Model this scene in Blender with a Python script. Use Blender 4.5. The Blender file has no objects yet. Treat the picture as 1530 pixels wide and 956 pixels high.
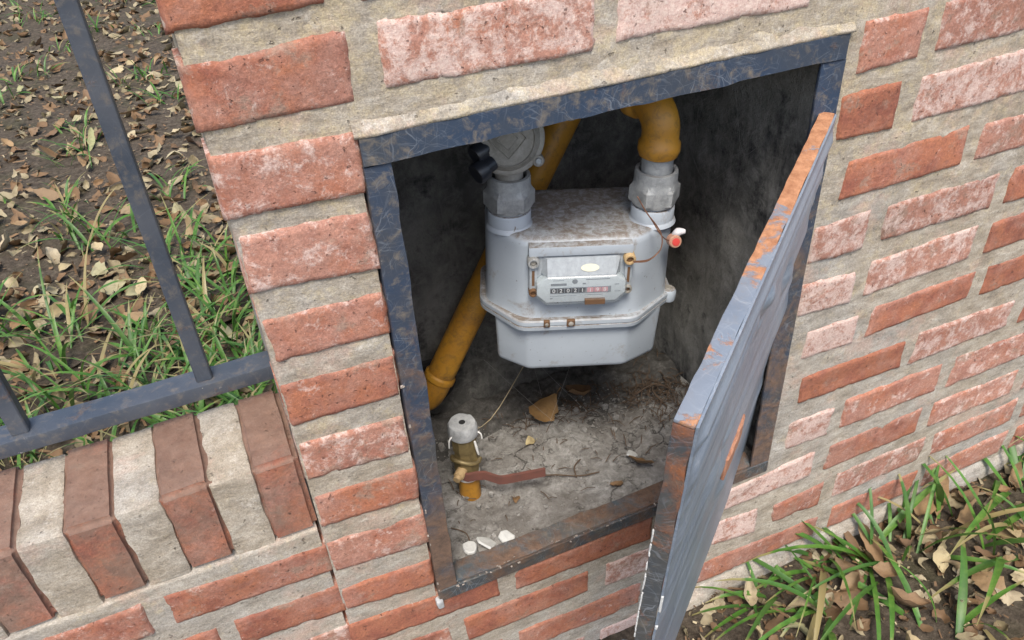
import bpy, bmesh, math, random
import numpy as np
from mathutils import Vector, Matrix, Euler
random.seed(7); rng = np.random.default_rng(7)
sc = bpy.context.scene
PI = math.pi; R = math.radians

# ------------------------------------------------------------------ camera, world, sun
cam = bpy.data.cameras.new('camera'); camo = bpy.data.objects.new('camera', cam); sc.collection.objects.link(camo)
cam.sensor_width = 36; cam.sensor_fit = 'HORIZONTAL'; cam.lens = 28.46; cam.clip_start = .01; cam.clip_end = 500
camo.location = (-.0946, -.4957, .7107); camo.rotation_euler = (.93466, .05236, -.41122)
sc.camera = camo
w = bpy.data.worlds.new('World'); sc.world = w; w.use_nodes = True
SUN_EL, SUN_AZ = 59, 198          # azimuth measured clockwise from +y (north)
wn = w.node_tree.nodes; bg = wn['Background']; sky = wn.new('ShaderNodeTexSky')
sky.sky_type = 'NISHITA'; sky.sun_disc = False; sky.sun_elevation = R(SUN_EL); sky.sun_rotation = R(SUN_AZ)
sky.dust_density = 3.0; sky.air_density = 1.0; sky.ozone_density = 1.0
w.node_tree.links.new(sky.outputs[0], bg.inputs[0]); bg.inputs[1].default_value = .15
sl = bpy.data.lights.new('sun', 'SUN'); sl.energy = 1.7; sl.angle = R(17); sl.color = (1, .95, .87)
so = bpy.data.objects.new('sun', sl); sc.collection.objects.link(so)
sd = Vector((math.sin(R(SUN_AZ)) * math.cos(R(SUN_EL)), math.cos(R(SUN_AZ)) * math.cos(R(SUN_EL)), math.sin(R(SUN_EL))))
so.rotation_euler = sd.to_track_quat('Z', 'Y').to_euler(); so.location = sd * 4
sc.view_settings.view_transform = 'Standard'; sc.view_settings.look = 'None'
sc.view_settings.exposure = 1.0; sc.view_settings.gamma = 1.0
sc.cycles.max_bounces = 8; sc.cycles.diffuse_bounces = 4; sc.cycles.transparent_max_bounces = 12

# ------------------------------------------------------------------ noise
def _h(ix, iy, iz, s):
    n = (ix * 374761393 + iy * 668265263 + iz * 2147483647 + s * 974634777) & 0xFFFFFFFF
    n = ((n ^ (n >> 13)) * 1274126177) & 0xFFFFFFFF
    n = ((n ^ (n >> 16)) * 2246822519) & 0xFFFFFFFF
    return ((n ^ (n >> 15)) & 0xFFFF) / 65535.0
def vnoise(x, y, z, s=0):
    x, y, z = np.broadcast_arrays(np.asarray(x, float), np.asarray(y, float), np.asarray(z, float))
    ix, iy, iz = np.floor(x).astype(np.int64), np.floor(y).astype(np.int64), np.floor(z).astype(np.int64)
    fx, fy, fz = x - ix, y - iy, z - iz
    fx, fy, fz = [f * f * (3 - 2 * f) for f in (fx, fy, fz)]
    r = 0
    for a in (0, 1):
        for b in (0, 1):
            for c in (0, 1):
                r = r + _h(ix + a, iy + b, iz + c, s) * (fx if a else 1 - fx) * (fy if b else 1 - fy) * (fz if c else 1 - fz)
    return r * 2 - 1
def fbm(x, y, z, s=0, o=4):
    r = 0; a = .55
    for k in range(o):
        r = r + a * vnoise(x * 2 ** k, y * 2 ** k, z * 2 ** k, s + k); a *= .5
    return r

# ------------------------------------------------------------------ materials
class N:
    def __init__(s, name):
        s.m = bpy.data.materials.new(name); s.m.use_nodes = True; s.t = s.m.node_tree
        s.b = s.t.nodes['Principled BSDF']; s.out = s.t.nodes['Material Output']
        tc = s.t.nodes.new('ShaderNodeTexCoord'); oi = s.t.nodes.new('ShaderNodeObjectInfo')
        s.rand = oi.outputs['Random']
        v = s.t.nodes.new('ShaderNodeVectorMath'); v.operation = 'SCALE'; v.inputs[0].default_value = (37.1, 53.7, 91.3)
        s.t.links.new(s.rand, v.inputs['Scale'])
        ad = s.t.nodes.new('ShaderNodeVectorMath'); s.t.links.new(tc.outputs['Object'], ad.inputs[0]); s.t.links.new(v.outputs[0], ad.inputs[1])
        s.raw = tc.outputs['Object']; s.co = ad.outputs[0]
        s.geo = s.t.nodes.new('ShaderNodeNewGeometry')
    def _in(s, sock, v):
        if isinstance(v, bpy.types.NodeSocket): s.t.links.new(v, sock)
        elif v is not None:
            if isinstance(v, tuple) and len(v) == 3 and sock.type == 'RGBA': v = v + (1,)
            sock.default_value = v
    def scale(s, co, v):
        n = s.t.nodes.new('ShaderNodeMapping'); s.t.links.new(co, n.inputs[0]); n.inputs['Scale'].default_value = v; return n.outputs[0]
    def rot(s, co, r):
        n = s.t.nodes.new('ShaderNodeMapping'); s.t.links.new(co, n.inputs[0]); n.inputs['Rotation'].default_value = r; return n.outputs[0]
    def noise(s, sc=10, d=6, r=.6, dist=0, co=None):
        n = s.t.nodes.new('ShaderNodeTexNoise'); s._in(n.inputs['Vector'], co or s.co)
        n.inputs['Scale'].default_value = sc; n.inputs['Detail'].default_value = d; n.inputs['Roughness'].default_value = r; n.inputs['Distortion'].default_value = dist
        return n.outputs[0]
    def voro(s, sc=10, f='F1', co=None, out=0, rnd=1):
        n = s.t.nodes.new('ShaderNodeTexVoronoi'); s._in(n.inputs['Vector'], co or s.co); n.feature = f
        n.inputs['Scale'].default_value = sc; n.inputs['Randomness'].default_value = rnd; return n.outputs[out]
    def ramp(s, f, *st):
        n = s.t.nodes.new('ShaderNodeValToRGB'); s._in(n.inputs[0], f); e = n.color_ramp.elements
        while len(e) < len(st): e.new(.5)
        for el, (p, c) in zip(e, st):
            el.position = p; el.color = (c, c, c, 1) if not isinstance(c, tuple) else c + (1,)
        return n.outputs[0]
    def step(s, f, a, b): return s.ramp(f, (a, 0.), (b, 1.))
    def mix(s, f, a, b, mode='MIX'):
        n = s.t.nodes.new('ShaderNodeMix'); n.data_type = 'RGBA'; n.blend_type = mode
        s._in(n.inputs[0], f); s._in(n.inputs[6], a); s._in(n.inputs[7], b); return n.outputs[2]
    def math(s, op, a, b=None, c=None):
        n = s.t.nodes.new('ShaderNodeMath'); n.operation = op; s._in(n.inputs[0], a)
        if b is not None: s._in(n.inputs[1], b)
        if c is not None: s._in(n.inputs[2], c)
        return n.outputs[0]
    def mul(s, a, b): return s.math('MULTIPLY', a, b)
    def add(s, a, b): return s.math('ADD', a, b)
    def attr(s, name):
        n = s.t.nodes.new('ShaderNodeAttribute'); n.attribute_type = 'OBJECT'; n.attribute_name = name; return n.outputs['Fac']
    def sep(s, v):
        n = s.t.nodes.new('ShaderNodeSeparateXYZ'); s.t.links.new(v, n.inputs[0]); return n.outputs
    def bump(s, h, strength=.5, dist=.002):
        n = s.t.nodes.new('ShaderNodeBump'); s._in(n.inputs['Height'], h); n.inputs['Strength'].default_value = strength; n.inputs['Distance'].default_value = dist
        s.t.links.new(n.outputs[0], s.b.inputs['Normal'])
    def done(s, col=None, rough=.8, metal=0., spec=None):
        s._in(s.b.inputs['Base Color'], col); s._in(s.b.inputs['Roughness'], rough); s._in(s.b.inputs['Metallic'], metal)
        if spec is not None: s.b.inputs['Specular IOR Level'].default_value = spec
        return s.m
def srgb(r, g, b):
    f = lambda c: c / 12.92 if c <= .04045 else ((c + .055) / 1.055) ** 2.4
    return tuple(f(c / 255) for c in (r, g, b))

def mat_brick():
    n = N('fired_brick')
    ch = n.math('SUBTRACT', n.attr('chalk'), .5); gr = n.attr('grime')
    ea = n.t.nodes.new('ShaderNodeAttribute'); ea.attribute_name = 'edge'; edge = ea.outputs['Fac']
    big = n.noise(24, 5, .6, .15); mid = n.noise(85, 8, .7, .2); fine = n.noise(800, 4, .75); grain = n.noise(330, 6, .8)
    c = n.ramp(big, (.3, (.2, .066, .043)), (.42, (.3, .1, .06)), (.52, (.37, .14, .08)), (.62, (.41, .155, .078)), (.74, (.27, .115, .09)))
    c = n.mix(n.mul(n.step(n.noise(52, 7, .68), .48, .64), .6), c, (.44, .17, .085))
    c = n.mix(n.mul(n.step(n.noise(40, 8, .7), .52, .66), .65), c, (.2, .075, .052))
    film = n.step(n.add(n.noise(21, 8, .72, .25), n.mul(ch, .42)), .43, .6)
    c = n.mix(n.mul(film, .68), c, n.ramp(mid, (.3, (.34, .175, .13)), (.7, (.5, .31, .25))))
    c = n.mix(n.mul(n.step(n.add(n.noise(26, 8, .74, .1), n.mul(ch, .05)), .555, .63), .75), c, n.ramp(mid, (.3, (.24, .17, .13)), (.7, (.36, .28, .22))))
    crust = n.add(n.add(n.noise(64, 10, .8, .3), n.mul(ch, .4)), n.mul(edge, .05))
    c = n.mix(n.mul(n.step(crust, .595, .7), .85), c, (.66, .55, .5))
    c = n.mix(n.mul(n.step(n.add(n.noise(75, 8, .75), n.mul(edge, .17)), .68, .76), .8), c, (.58, .53, .46))
    c = n.mix(n.mul(n.step(n.noise(300, 5, .7), .64, .7), .65), c, (.62, .48, .4))
    pit = n.step(n.noise(210, 4, .6), .655, .7)
    c = n.mix(n.mul(pit, .75), c, (.1, .045, .035))
    c = n.mix(.55, c, n.ramp(grain, (.3, (.16, .14, .13)), (.7, (.8, .78, .76))), 'OVERLAY')
    c = n.mix(.3, c, n.ramp(fine, (.3, (.1, .1, .1)), (.7, (.85, .85, .85))), 'OVERLAY')
    gm = n.mul(gr, n.step(n.add(n.noise(22, 8, .72, .2), n.mul(n.sep(n.geo.outputs['Normal'])[2], .16)), .36, .58))
    c = n.mix(gm, c, n.ramp(mid, (.3, (.11, .08, .06)), (.7, (.25, .19, .145))))
    c = n.mix(.16, c, (.27, .19, .165))
    t = n.attr('tone'); c = n.mix(1., c, n.ramp(t, (0., (.74, .7, .68)), (1., (1.12, 1.08, 1.05))), 'MULTIPLY')
    n.bump(n.add(n.add(n.mul(mid, .8), n.mul(grain, .5)), n.mul(pit, -.6)), .9, .0018)
    return n.done(c, .93, spec=.25)
def mat_mortar(name='lime_mortar', pale=0.):
    n = N(name)
    st = n.rot(n.scale(n.co, (1, 1, 2.6)), (0, R(8), 0))
    big = n.noise(7, 6, .62); mid = n.noise(38, 9, .74, .1, st); grain = n.noise(420, 6, .8); fine = n.noise(900, 3, .7)
    z = n.sep(n.raw)[2]
    c = n.ramp(mid, (.28, (.19, .158, .12)), (.44, (.3, .258, .2)), (.58, (.39, .345, .28)), (.76, (.52, .475, .4)))
    c = n.mix(n.mul(n.step(n.math('SUBTRACT', big, n.mul(z, .12)), .38, .58), .65), c, n.ramp(mid, (.3, (.215, .205, .188)), (.7, (.41, .4, .375))))
    lichen = n.mul(n.step(n.add(n.noise(60, 9, .8), n.mul(z, .22)), .62, .78), .55)
    c = n.mix(lichen, c, (.5, .41, .24))
    c = n.mix(n.mul(n.step(n.noise(15, 8, .75, .2), .53, .66), .55), c, (.45, .31, .25))
    c = n.mix(n.mul(n.step(n.noise(34, 9, .78, .2), .58 - .2 * pale, .7 - .15 * pale), .6), c, (.58, .55, .5))
    c = n.mix(n.mul(n.step(n.noise(24, 9, .78), .57, .7), .55), c, (.17, .14, .11))
    c = n.mix(.42, c, n.ramp(grain, (.3, (.14, .135, .13)), (.7, (.86, .85, .82))), 'OVERLAY')
    c = n.mix(.3, c, n.ramp(fine, (.3, (.1, .1, .1)), (.7, (.9, .9, .9))), 'OVERLAY')
    pits = n.step(n.noise(170, 2, .5), .7, .73)
    c = n.mix(n.mul(pits, .6), c, (.1, .085, .065))
    n.bump(n.add(n.add(n.mul(mid, 1.), n.mul(grain, .45)), n.mul(pits, -.5)), .8, .0018)
    return n.done(c, .95, spec=.2)
def mat_paint(name, base, dark, rust_lo, rust_hi, scratch=.5, rough=.45, rustcol=((.075, .03, .018), (.3, .11, .045)), dirt=.4, grad=None, streak=0):
    n = N(name)
    a = n.noise(14, 6, .6); b = n.noise(90, 8, .7, .4)
    c = n.mix(n.step(a, .35, .7), base, dark)
    # hairline scratches in several directions
    sv = 0.
    wob = n.t.nodes.new('ShaderNodeVectorMath'); wob.operation = 'ADD'; s_ = n.t.nodes.new('ShaderNodeVectorMath'); s_.operation = 'SCALE'; s_.inputs['Scale'].default_value = .012
    nt = n.t.nodes.new('ShaderNodeTexNoise'); n.t.links.new(n.co, nt.inputs['Vector']); nt.inputs['Scale'].default_value = 45; n.t.links.new(nt.outputs[1], s_.inputs[0])
    n.t.links.new(n.co, wob.inputs[0]); n.t.links.new(s_.outputs[0], wob.inputs[1])
    for k, ang in enumerate((.3, .8, 1.3, 1.9, 2.4, 2.9)):
        co = n.scale(n.rot(wob.outputs[0], (ang * .7, ang, ang * .4)), (34, 34, 900) if k % 2 else (900, 30, 40))
        sv = n.add(sv, n.step(n.noise(1, 2, .5, .2, co), .63, .74))
    sv = n.mul(n.math('MINIMUM', sv, 1.), n.step(n.noise(30, 3, .6), .36, .6))
    c = n.mix(n.mul(sv, scratch), c, (.34, .37, .4))
    c = n.mix(n.mul(n.step(b, .52, .72), dirt), c, (.2, .165, .12))
    if streak:
        sk = n.noise(1, 6, .6, .1, n.scale(n.co, (5, 60, 150))); sk2 = n.noise(1, 5, .65, .2, n.scale(n.co, (9, 60, 420)))
        c = n.mix(n.mul(n.step(sk, .46, .68), .6), c, (.26, .295, .335)); c = n.mix(n.mul(n.step(sk2, .55, .72), .55), c, (.075, .1, .14))
    rn = n.noise(24, 9, .72, .5)
    if grad is not None: rn = n.add(rn, grad(n))
    rm = n.step(rn, rust_lo, rust_hi)
    rc = n.ramp(n.noise(110, 8, .75), (.3, rustcol[0]), (.65, rustcol[1]))
    c = n.mix(rm, c, rc)
    ch = n.step(n.noise(150, 5, .7), .7, .74)
    c = n.mix(n.mul(ch, .7), c, (.5, .47, .42))
    n.bump(n.add(n.mul(rm, n.noise(180, 8, .8)), n.mul(b, .35)), .6, .0016)
    return n.done(c, n.mix(rm, (rough,) * 3, (.9, .9, .9)))
def mat_meter():
    n = N('grey_meter_enamel')
    a = n.noise(12, 5, .6)
    c = n.mix(n.step(a, .35, .7), (.4, .445, .485), (.345, .385, .425))
    sp = n.noise(260, 6, .75, .6); nz = n.sep(n.geo.outputs['Normal'])[2]
    up = n.step(nz, .55, .85)
    dust = n.mul(up, n.step(n.add(n.noise(130, 8, .75, .5), n.mul(n.noise(14, 4, .6), .5)), .62, .86))
    c = n.mix(n.mul(up, .35), c, (.34, .33, .31))
    c = n.mix(n.mul(dust, .9), c, (.15, .115, .085))
    stn = n.mul(n.step(n.noise(30, 9, .8, .3), .565, .67), .6); c = n.mix(stn, c, (.21, .165, .12))
    c = n.mix(n.mul(n.step(n.noise(300, 4, .6), .69, .72), .8), c, (.1, .07, .05))
    grime = n.step(n.noise(38, 9, .75, .5), .6, .72)
    c = n.mix(n.mul(grime, .5), c, (.22, .185, .145))
    sc_ = n.step(n.noise(95, 4, .6, 1.5), .7, .73)
    c = n.mix(n.mul(sc_, .75), c, (.14, .1, .07))
    n.bump(n.add(n.mul(sp, .25), n.mul(dust, .8)), .35, .001)
    return n.done(c, n.add(.42, n.mul(dust, .4)))
def mat_metal(name, c1, c2, metal=.5, rough=.5, sc_=60, bump=.5, dust=.5):
    n = N(name)
    a = n.noise(sc_, 8, .7, .4); f = n.noise(sc_ * 5, 4, .7)
    c = n.mix(n.step(a, .35, .65), c1, c2)
    up = n.mul(n.step(n.sep(n.geo.outputs['Normal'])[2], .3, .9), dust)
    c = n.mix(n.mul(up, n.step(n.noise(50, 7, .75), .35, .65)), c, (.24, .215, .18))
    n.bump(n.add(a, n.mul(f, .5)), bump, .0008)
    return n.done(c, n.add(rough, n.mul(a, .25)), metal)
def mat_yellow():
    n = N('yellow_gas_pipe_paint')
    a = n.noise(20, 6, .6); b = n.noise(120, 8, .75, .5)
    c = n.mix(n.step(a, .35, .7), (.48, .235, .022), (.35, .155, .018))
    c = n.mix(n.mul(n.step(n.add(b, n.mul(n.noise(22, 6, .7), .5)), .72, .95), .75), c, (.12, .075, .03))
    c = n.mix(n.step(n.noise(60, 8, .75), .68, .71), c, (.09, .045, .025))
    n.bump(b, .3, .0008)
    return n.done(c, .5)
def mat_plaster(name='dark_plaster', k=1.):  # k scales the plaster tones; the right panel gets a paler copy
    n = N(name)
    a = n.noise(9, 7, .65, .3); b = n.noise(50, 9, .75, .4); f = n.noise(300, 5, .7)
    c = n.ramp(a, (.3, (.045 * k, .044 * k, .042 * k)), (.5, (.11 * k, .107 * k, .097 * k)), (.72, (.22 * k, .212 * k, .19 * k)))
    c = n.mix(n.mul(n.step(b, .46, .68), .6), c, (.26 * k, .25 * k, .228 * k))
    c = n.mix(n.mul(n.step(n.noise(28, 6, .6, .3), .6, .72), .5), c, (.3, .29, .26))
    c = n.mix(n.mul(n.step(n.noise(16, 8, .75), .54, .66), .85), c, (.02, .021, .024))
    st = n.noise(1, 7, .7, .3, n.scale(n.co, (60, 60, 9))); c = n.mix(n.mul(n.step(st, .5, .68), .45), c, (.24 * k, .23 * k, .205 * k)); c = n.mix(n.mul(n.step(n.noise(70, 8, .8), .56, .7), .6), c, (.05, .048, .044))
    n.bump(n.add(b, n.mul(f, .6)), 1., .004)
    return n.done(c, .95, spec=.15)
def mat_floor():
    n = N('dusty_cement_floor')
    a = n.noise(12, 7, .65, .3); b = n.noise(70, 9, .75, .5); f = n.noise(380, 5, .75)
    c = n.ramp(b, (.3, (.13, .122, .11)), (.48, (.26, .25, .232)), (.68, (.44, .43, .405)))
    c = n.mix(n.mul(n.step(a, .45, .6), .6), c, (.12, .105, .09))
    cr = n.voro(26, 'DISTANCE_TO_EDGE', n.mix(.06, n.co, n.noise(30, 4, .6)))
    crk = n.mul(n.ramp(cr, (.0, 1.), (.03, 0.)), n.step(n.noise(14, 3, .5), .45, .6))
    c = n.mix(n.mul(crk, .75), c, (.05, .045, .04))
    c = n.mix(n.mul(n.step(n.noise(190, 4, .7), .63, .7), .8), c, (.06, .05, .042))
    n.bump(n.add(n.add(b, n.mul(f, .5)), n.mul(crk, -.6)), .9, .003)
    return n.done(c, .95, spec=.15)
def mat_soil():
    n = N('dark_garden_soil')
    a = n.noise(8, 8, .7); b = n.noise(70, 8, .75)
    c = n.ramp(b, (.3, (.035, .027, .02)), (.55, (.11, .088, .065)), (.75, (.22, .18, .13)))
    c = n.mix(n.mul(n.step(a, .5, .7), .5), c, (.05, .06, .025))
    n.bump(n.add(a, b), 1., .01)
    return n.done(c, .97, spec=.1)
def mat_shade_soil():
    n = N('rear_shade_soil'); b = n.noise(90, 9, .78)  # dark soil tone that paints shade onto the rear of the cabinet floor
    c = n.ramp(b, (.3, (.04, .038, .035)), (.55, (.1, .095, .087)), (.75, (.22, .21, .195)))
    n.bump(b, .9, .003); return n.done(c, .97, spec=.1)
def mat_leaf(name, stops, rough=.75, patch=0):
    n = N(name)
    c = n.ramp(n.rand, *stops)
    if patch: c = n.mix(n.step(n.noise(14, 3, .6), .42, .6), c, (.2, .16, .085))
    b = n.noise(60, 7, .7, .4)
    c = n.mix(n.mul(n.step(b, .5, .72), .6), c, (.09, .055, .03))
    n.bump(n.noise(140, 5, .6), .5, .002)
    return n.done(c, rough)
def mat_grass():
    n = N('green_grass_blade')
    fl = n.noise(40, 5, .65)
    at = n.t.nodes.new('ShaderNodeAttribute'); at.attribute_name = 'tip'; tip = at.outputs['Fac']
    at2 = n.t.nodes.new('ShaderNodeAttribute'); at2.attribute_name = 'tint'; tint = at2.outputs['Fac']
    c = n.ramp(fl, (.3, (.045, .13, .018)), (.5, (.085, .21, .03)), (.72, (.19, .3, .06)))
    c = n.mix(n.mul(n.step(tint, .35, .9), .6), c, (.05, .12, .03))
    dead = n.add(n.mul(n.step(n.add(tip, n.mul(n.noise(30, 3, .6), .4)), .95, 1.2), .8), n.math('LESS_THAN', tint, .07))
    c = n.mix(n.math('MINIMUM', dead, 1.), c, (.33, .27, .12))
    n.b.inputs['Subsurface Weight'].default_value = 0.0
    tr = n.t.nodes.new('ShaderNodeBsdfTranslucent'); n._in(tr.inputs[0], c)
    mx = n.t.nodes.new('ShaderNodeMixShader'); mx.inputs[0].default_value = .3
    n.t.links.new(n.b.outputs[0], mx.inputs[1]); n.t.links.new(tr.outputs[0], mx.inputs[2]); n.t.links.new(mx.outputs[0], n.out.inputs[0])
    return n.done(c, .45)
def mat_plain(name, col, rough=.6, metal=0., v=.25, sc_=60, bump=.2):
    n = N(name); a = n.noise(sc_, 7, .7, .3)
    c = n.mix(n.mul(n.step(a, .4, .75), v), col, tuple(x * .45 + .02 for x in col))
    n.bump(a, bump, .0008); return n.done(c, rough, metal)
def mat_clear():
    n = N('clear_meter_window')
    tr = n.t.nodes.new('ShaderNodeBsdfTransparent'); tr.inputs[0].default_value = (.93, .95, .95, 1)
    gl = n.t.nodes.new('ShaderNodeBsdfGlossy'); gl.inputs['Roughness'].default_value = .12; gl.inputs[0].default_value = (1, 1, 1, 1)
    df = n.t.nodes.new('ShaderNodeBsdfDiffuse'); df.inputs[0].default_value = (.6, .63, .65, 1)
    m1 = n.t.nodes.new('ShaderNodeMixShader'); n._in(m1.inputs[0], n.add(.08, n.mul(n.step(n.noise(120, 8, .75), .5, .75), .25)))
    n.t.links.new(tr.outputs[0], m1.inputs[1]); n.t.links.new(df.outputs[0], m1.inputs[2])
    m2 = n.t.nodes.new('ShaderNodeMixShader'); m2.inputs[0].default_value = .1
    n.t.links.new(m1.outputs[0], m2.inputs[1]); n.t.links.new(gl.outputs[0], m2.inputs[2]); n.t.links.new(m2.outputs[0], n.out.inputs[0])
    return n.m

M = dict(
    brick=mat_brick(), mortar=mat_mortar(), palemortar=mat_mortar('white_lime_mortar', .4), mortar2=mat_mortar('pale_joint_mortar', .2), joint=mat_mortar('grey_coping_joint', .1), plaster=mat_plaster(), sideplaster=mat_plaster('stained_grey_plaster', 1.65), floor=mat_floor(), shade_soil=mat_shade_soil(), soil=mat_soil(),
    frame=mat_paint('navy_frame_paint', (.024, .044, .08), (.05, .056, .064), .58, .7, .3, .42, ((.06, .04, .03), (.17, .1, .065)), dirt=.85),
    post=mat_paint('worn_post_paint', (.025, .044, .08), (.06, .058, .054), .5, .68, .3, .5, ((.06, .042, .032), (.17, .105, .07)), dirt=.85,
                   grad=lambda n: n.mul(n.math('SUBTRACT', .3, n.sep(n.raw)[0]), .6)),
    sill=mat_paint('rusty_sill_paint', (.035, .05, .065), (.06, .055, .045), .46, .62, .5, .6, ((.05, .032, .024), (.15, .085, .05)), dirt=.8),
    ledge=mat_paint('rusty_frame_ledge', (.055, .075, .09), (.12, .1, .08), .43, .58, .4, .6, ((.065, .042, .03), (.19, .115, .075)), dirt=.85),
    door=mat_paint('blue_grey_door_paint', (.185, .22, .262), (.12, .148, .187), .66, .74, .5, .36, ((.2, .085, .04), (.42, .2, .11)), dirt=.15, streak=1),
    rim=mat_paint('rusted_door_rim_paint', (.14, .172, .215), (.2, .222, .25), .53, .59, .4, .45, ((.23, .09, .038), (.47, .235, .12)), dirt=.3,
                  grad=lambda n: n.mul(n.add(n.sep(n.raw)[0], .32), .6)),
    rust=mat_paint('bare_rust', (.3, .13, .07), (.42, .2, .12), .35, .5, .1, .8, ((.22, .09, .05), (.45, .22, .13)), dirt=.3),
    edge=mat_paint('rusted_door_edge_paint', (.05, .06, .07), (.075, .07, .06), .5, .66, .4, .55, ((.09, .035, .02), (.28, .1, .035)), dirt=.55,
                   grad=lambda n: n.mul(n.add(n.sep(n.raw)[2], .1), .55)),
    rail=mat_paint('blue_railing_paint', (.035, .046, .064), (.075, .083, .098), .58, .7, .05, .45, ((.06, .04, .03), (.18, .1, .06)), dirt=.6),
    meter=mat_meter(), yellow=mat_yellow(),
    galv=mat_metal('weathered_galvanised_steel', (.25, .26, .26), (.42, .43, .42), .3, .5, 110, .9, .6),
    cast=mat_metal('dusty_die_cast', (.36, .34, .3), (.2, .185, .155), .25, .55, 55, .8, .6),
    brass=mat_metal('dull_brass', (.3, .23, .1), (.2, .15, .07), .55, .42, 60, .4, .3),
    lever=mat_plain('red_brown_lever_paint', (.16, .062, .045), .65, 0, .75, 90, .6),
    black=mat_plain('black_plastic', (.018, .02, .026), .4),
    white=mat_plain('white_thread_tape', (.75, .74, .7), .7),
    plast=mat_plain('plaster_flake', (.55, .55, .52), .9, 0, .5, 120, .5),
    flaked=mat_plain('flaked_pale_paint', (.3, .26, .22), .9, 0, .6, 150, .4),
    stone=mat_plain('grey_grit', (.25, .235, .21), .95, 0, .6, 150, .5),
    conc=mat_plain('grey_cement_cap', (.4, .41, .41), .9, 0, .9, 120, 1.),
    copper=mat_plain('twisted_copper_wire', (.2, .1, .06), .5, .5),
    red=mat_plain('red_seal_plastic', (.55, .06, .05), .4, 0, .2),
    sealbody=mat_plain('seal_body', (.45, .24, .16), .5, 0, .5),
    sealclear=mat_plain('seal_tag_plastic', (.62, .6, .6), .3, 0, .2),
    tan=mat_plain('tan_bolt_sleeve', (.46, .32, .16), .6, 0, .4),
    rustbolt=mat_plain('rusty_screw', (.16, .085, .04), .8, .2, .5),
    dial=mat_plain('dial_plate', (.56, .6, .62), .4, 0, .12, 200, .05),
    dialback=mat_plain('index_housing', (.34, .37, .39), .3, 0, .6, 160, .2),
    drum=mat_plain('counter_drum_black', (.03, .03, .035), .5, 0, .1),
    drumred=mat_plain('counter_drum_pink', (.62, .3, .32), .5, 0, .1),
    ink=mat_plain('dial_print_grey', (.2, .22, .24), .6, 0, 0.),
    digit=mat_plain('digit_white', (.75, .75, .74), .6, 0, 0.),
    sticker=mat_plain('ivory_sticker', (.62, .61, .48), .6, 0, .3, 300),
    clear=mat_clear(), hole=mat_plain('dark_hole', (.012, .012, .012), .95),
    leaf=mat_leaf('dry_leaf', ((0., (.2, .115, .05)), (.25, (.3, .2, .1)), (.45, (.15, .085, .045)), (.65, (.42, .34, .18)), (.82, (.36, .3, .2)), (1., (.26, .26, .12)))),
    leafgold=mat_leaf('golden_dead_leaf', ((0., (.24, .14, .05)), (1., (.26, .15, .055)))),
    leafpale=mat_leaf('faded_leaf_litter', ((0., (.3, .25, .15)), (1., (.34, .29, .2))), patch=1),
    leafdark=mat_leaf('brown_dead_leaf', ((0., (.13, .075, .035)), (1., (.22, .13, .06)))),
    grass=mat_grass(),
    twig=mat_plain('dry_twig', (.1, .065, .04), .9, 0, .5), straw=mat_plain('pale_straw', (.4, .33, .2), .8, 0, .4),
    web=mat_plain('grey_cobweb', (.3, .29, .27), .9, 0, .3),
)

# ------------------------------------------------------------------ object helpers
def link(name, me, mat, parent=None, loc=(0, 0, 0)):
    o = bpy.data.objects.new(name, me); sc.collection.objects.link(o)
    if mat is not None and len(me.materials) == 0: me.materials.append(mat)
    o.parent = parent; o.location = loc
    return o
def mesh(name, V, F, smooth=False):
    me = bpy.data.meshes.new(name); me.from_pydata([tuple(v) for v in V], [], [tuple(int(i) for i in f) for f in F]); me.update()
    if smooth: me.polygons.foreach_set('use_smooth', [True] * len(me.polygons))
    return me
def tag(o, label, cat, group=None):
    o['label'] = label; o['category'] = cat
    if group: o['group'] = group
    return o
def thing(name, label, cat, loc=(0, 0, 0), rot=(0, 0, 0), group=None):
    o = bpy.data.objects.new(name, None); sc.collection.objects.link(o); o.location = loc; o.rotation_euler = rot; o.empty_display_size = .03
    return tag(o, label, cat, group)
def autosmooth(me, ang=40):
    me.polygons.foreach_set('use_smooth', [True] * len(me.polygons))
    bm = bmesh.new(); bm.from_mesh(me)
    for e in bm.edges:
        if len(e.link_faces) == 2 and e.calc_face_angle(0) > R(ang): e.smooth = False
    bm.to_mesh(me); bm.free()
def box_me(name, x0, x1, y0, y1, z0, z1, bev=.0, rough=0., seg=1, step=0):
    bm = bmesh.new(); bmesh.ops.create_cube(bm, size=1)
    for v in bm.verts: v.co = Vector(((x0 + x1) / 2 + v.co.x * (x1 - x0), (y0 + y1) / 2 + v.co.y * (y1 - y0), (z0 + z1) / 2 + v.co.z * (z1 - z0)))
    if bev: bmesh.ops.bevel(bm, geom=bm.edges[:], offset=bev, segments=seg, affect='EDGES', profile=.6)
    if step:
        for ax in range(3):
            lo, hi = [(x0, x1), (y0, y1), (z0, z1)][ax]
            k = int((hi - lo) / step)
            for i in range(1, k):
                no = [0, 0, 0]; no[ax] = 1; co = [0, 0, 0]; co[ax] = lo + (hi - lo) * i / k
                bmesh.ops.bisect_plane(bm, geom=bm.verts[:] + bm.edges[:] + bm.faces[:], plane_co=co, plane_no=no)
    if rough:
        P = np.array([v.co for v in bm.verts]); s = random.randint(0, 999)
        d = np.stack([fbm(P[:, 0] * 60, P[:, 1] * 60, P[:, 2] * 60, s + 11 * k, 3) for k in range(3)], 1) * rough
        for v, q in zip(bm.verts, d): v.co += Vector(q)
    me = bpy.data.meshes.new(name); bm.to_mesh(me); bm.free(); autosmooth(me, 35); return me
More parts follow.
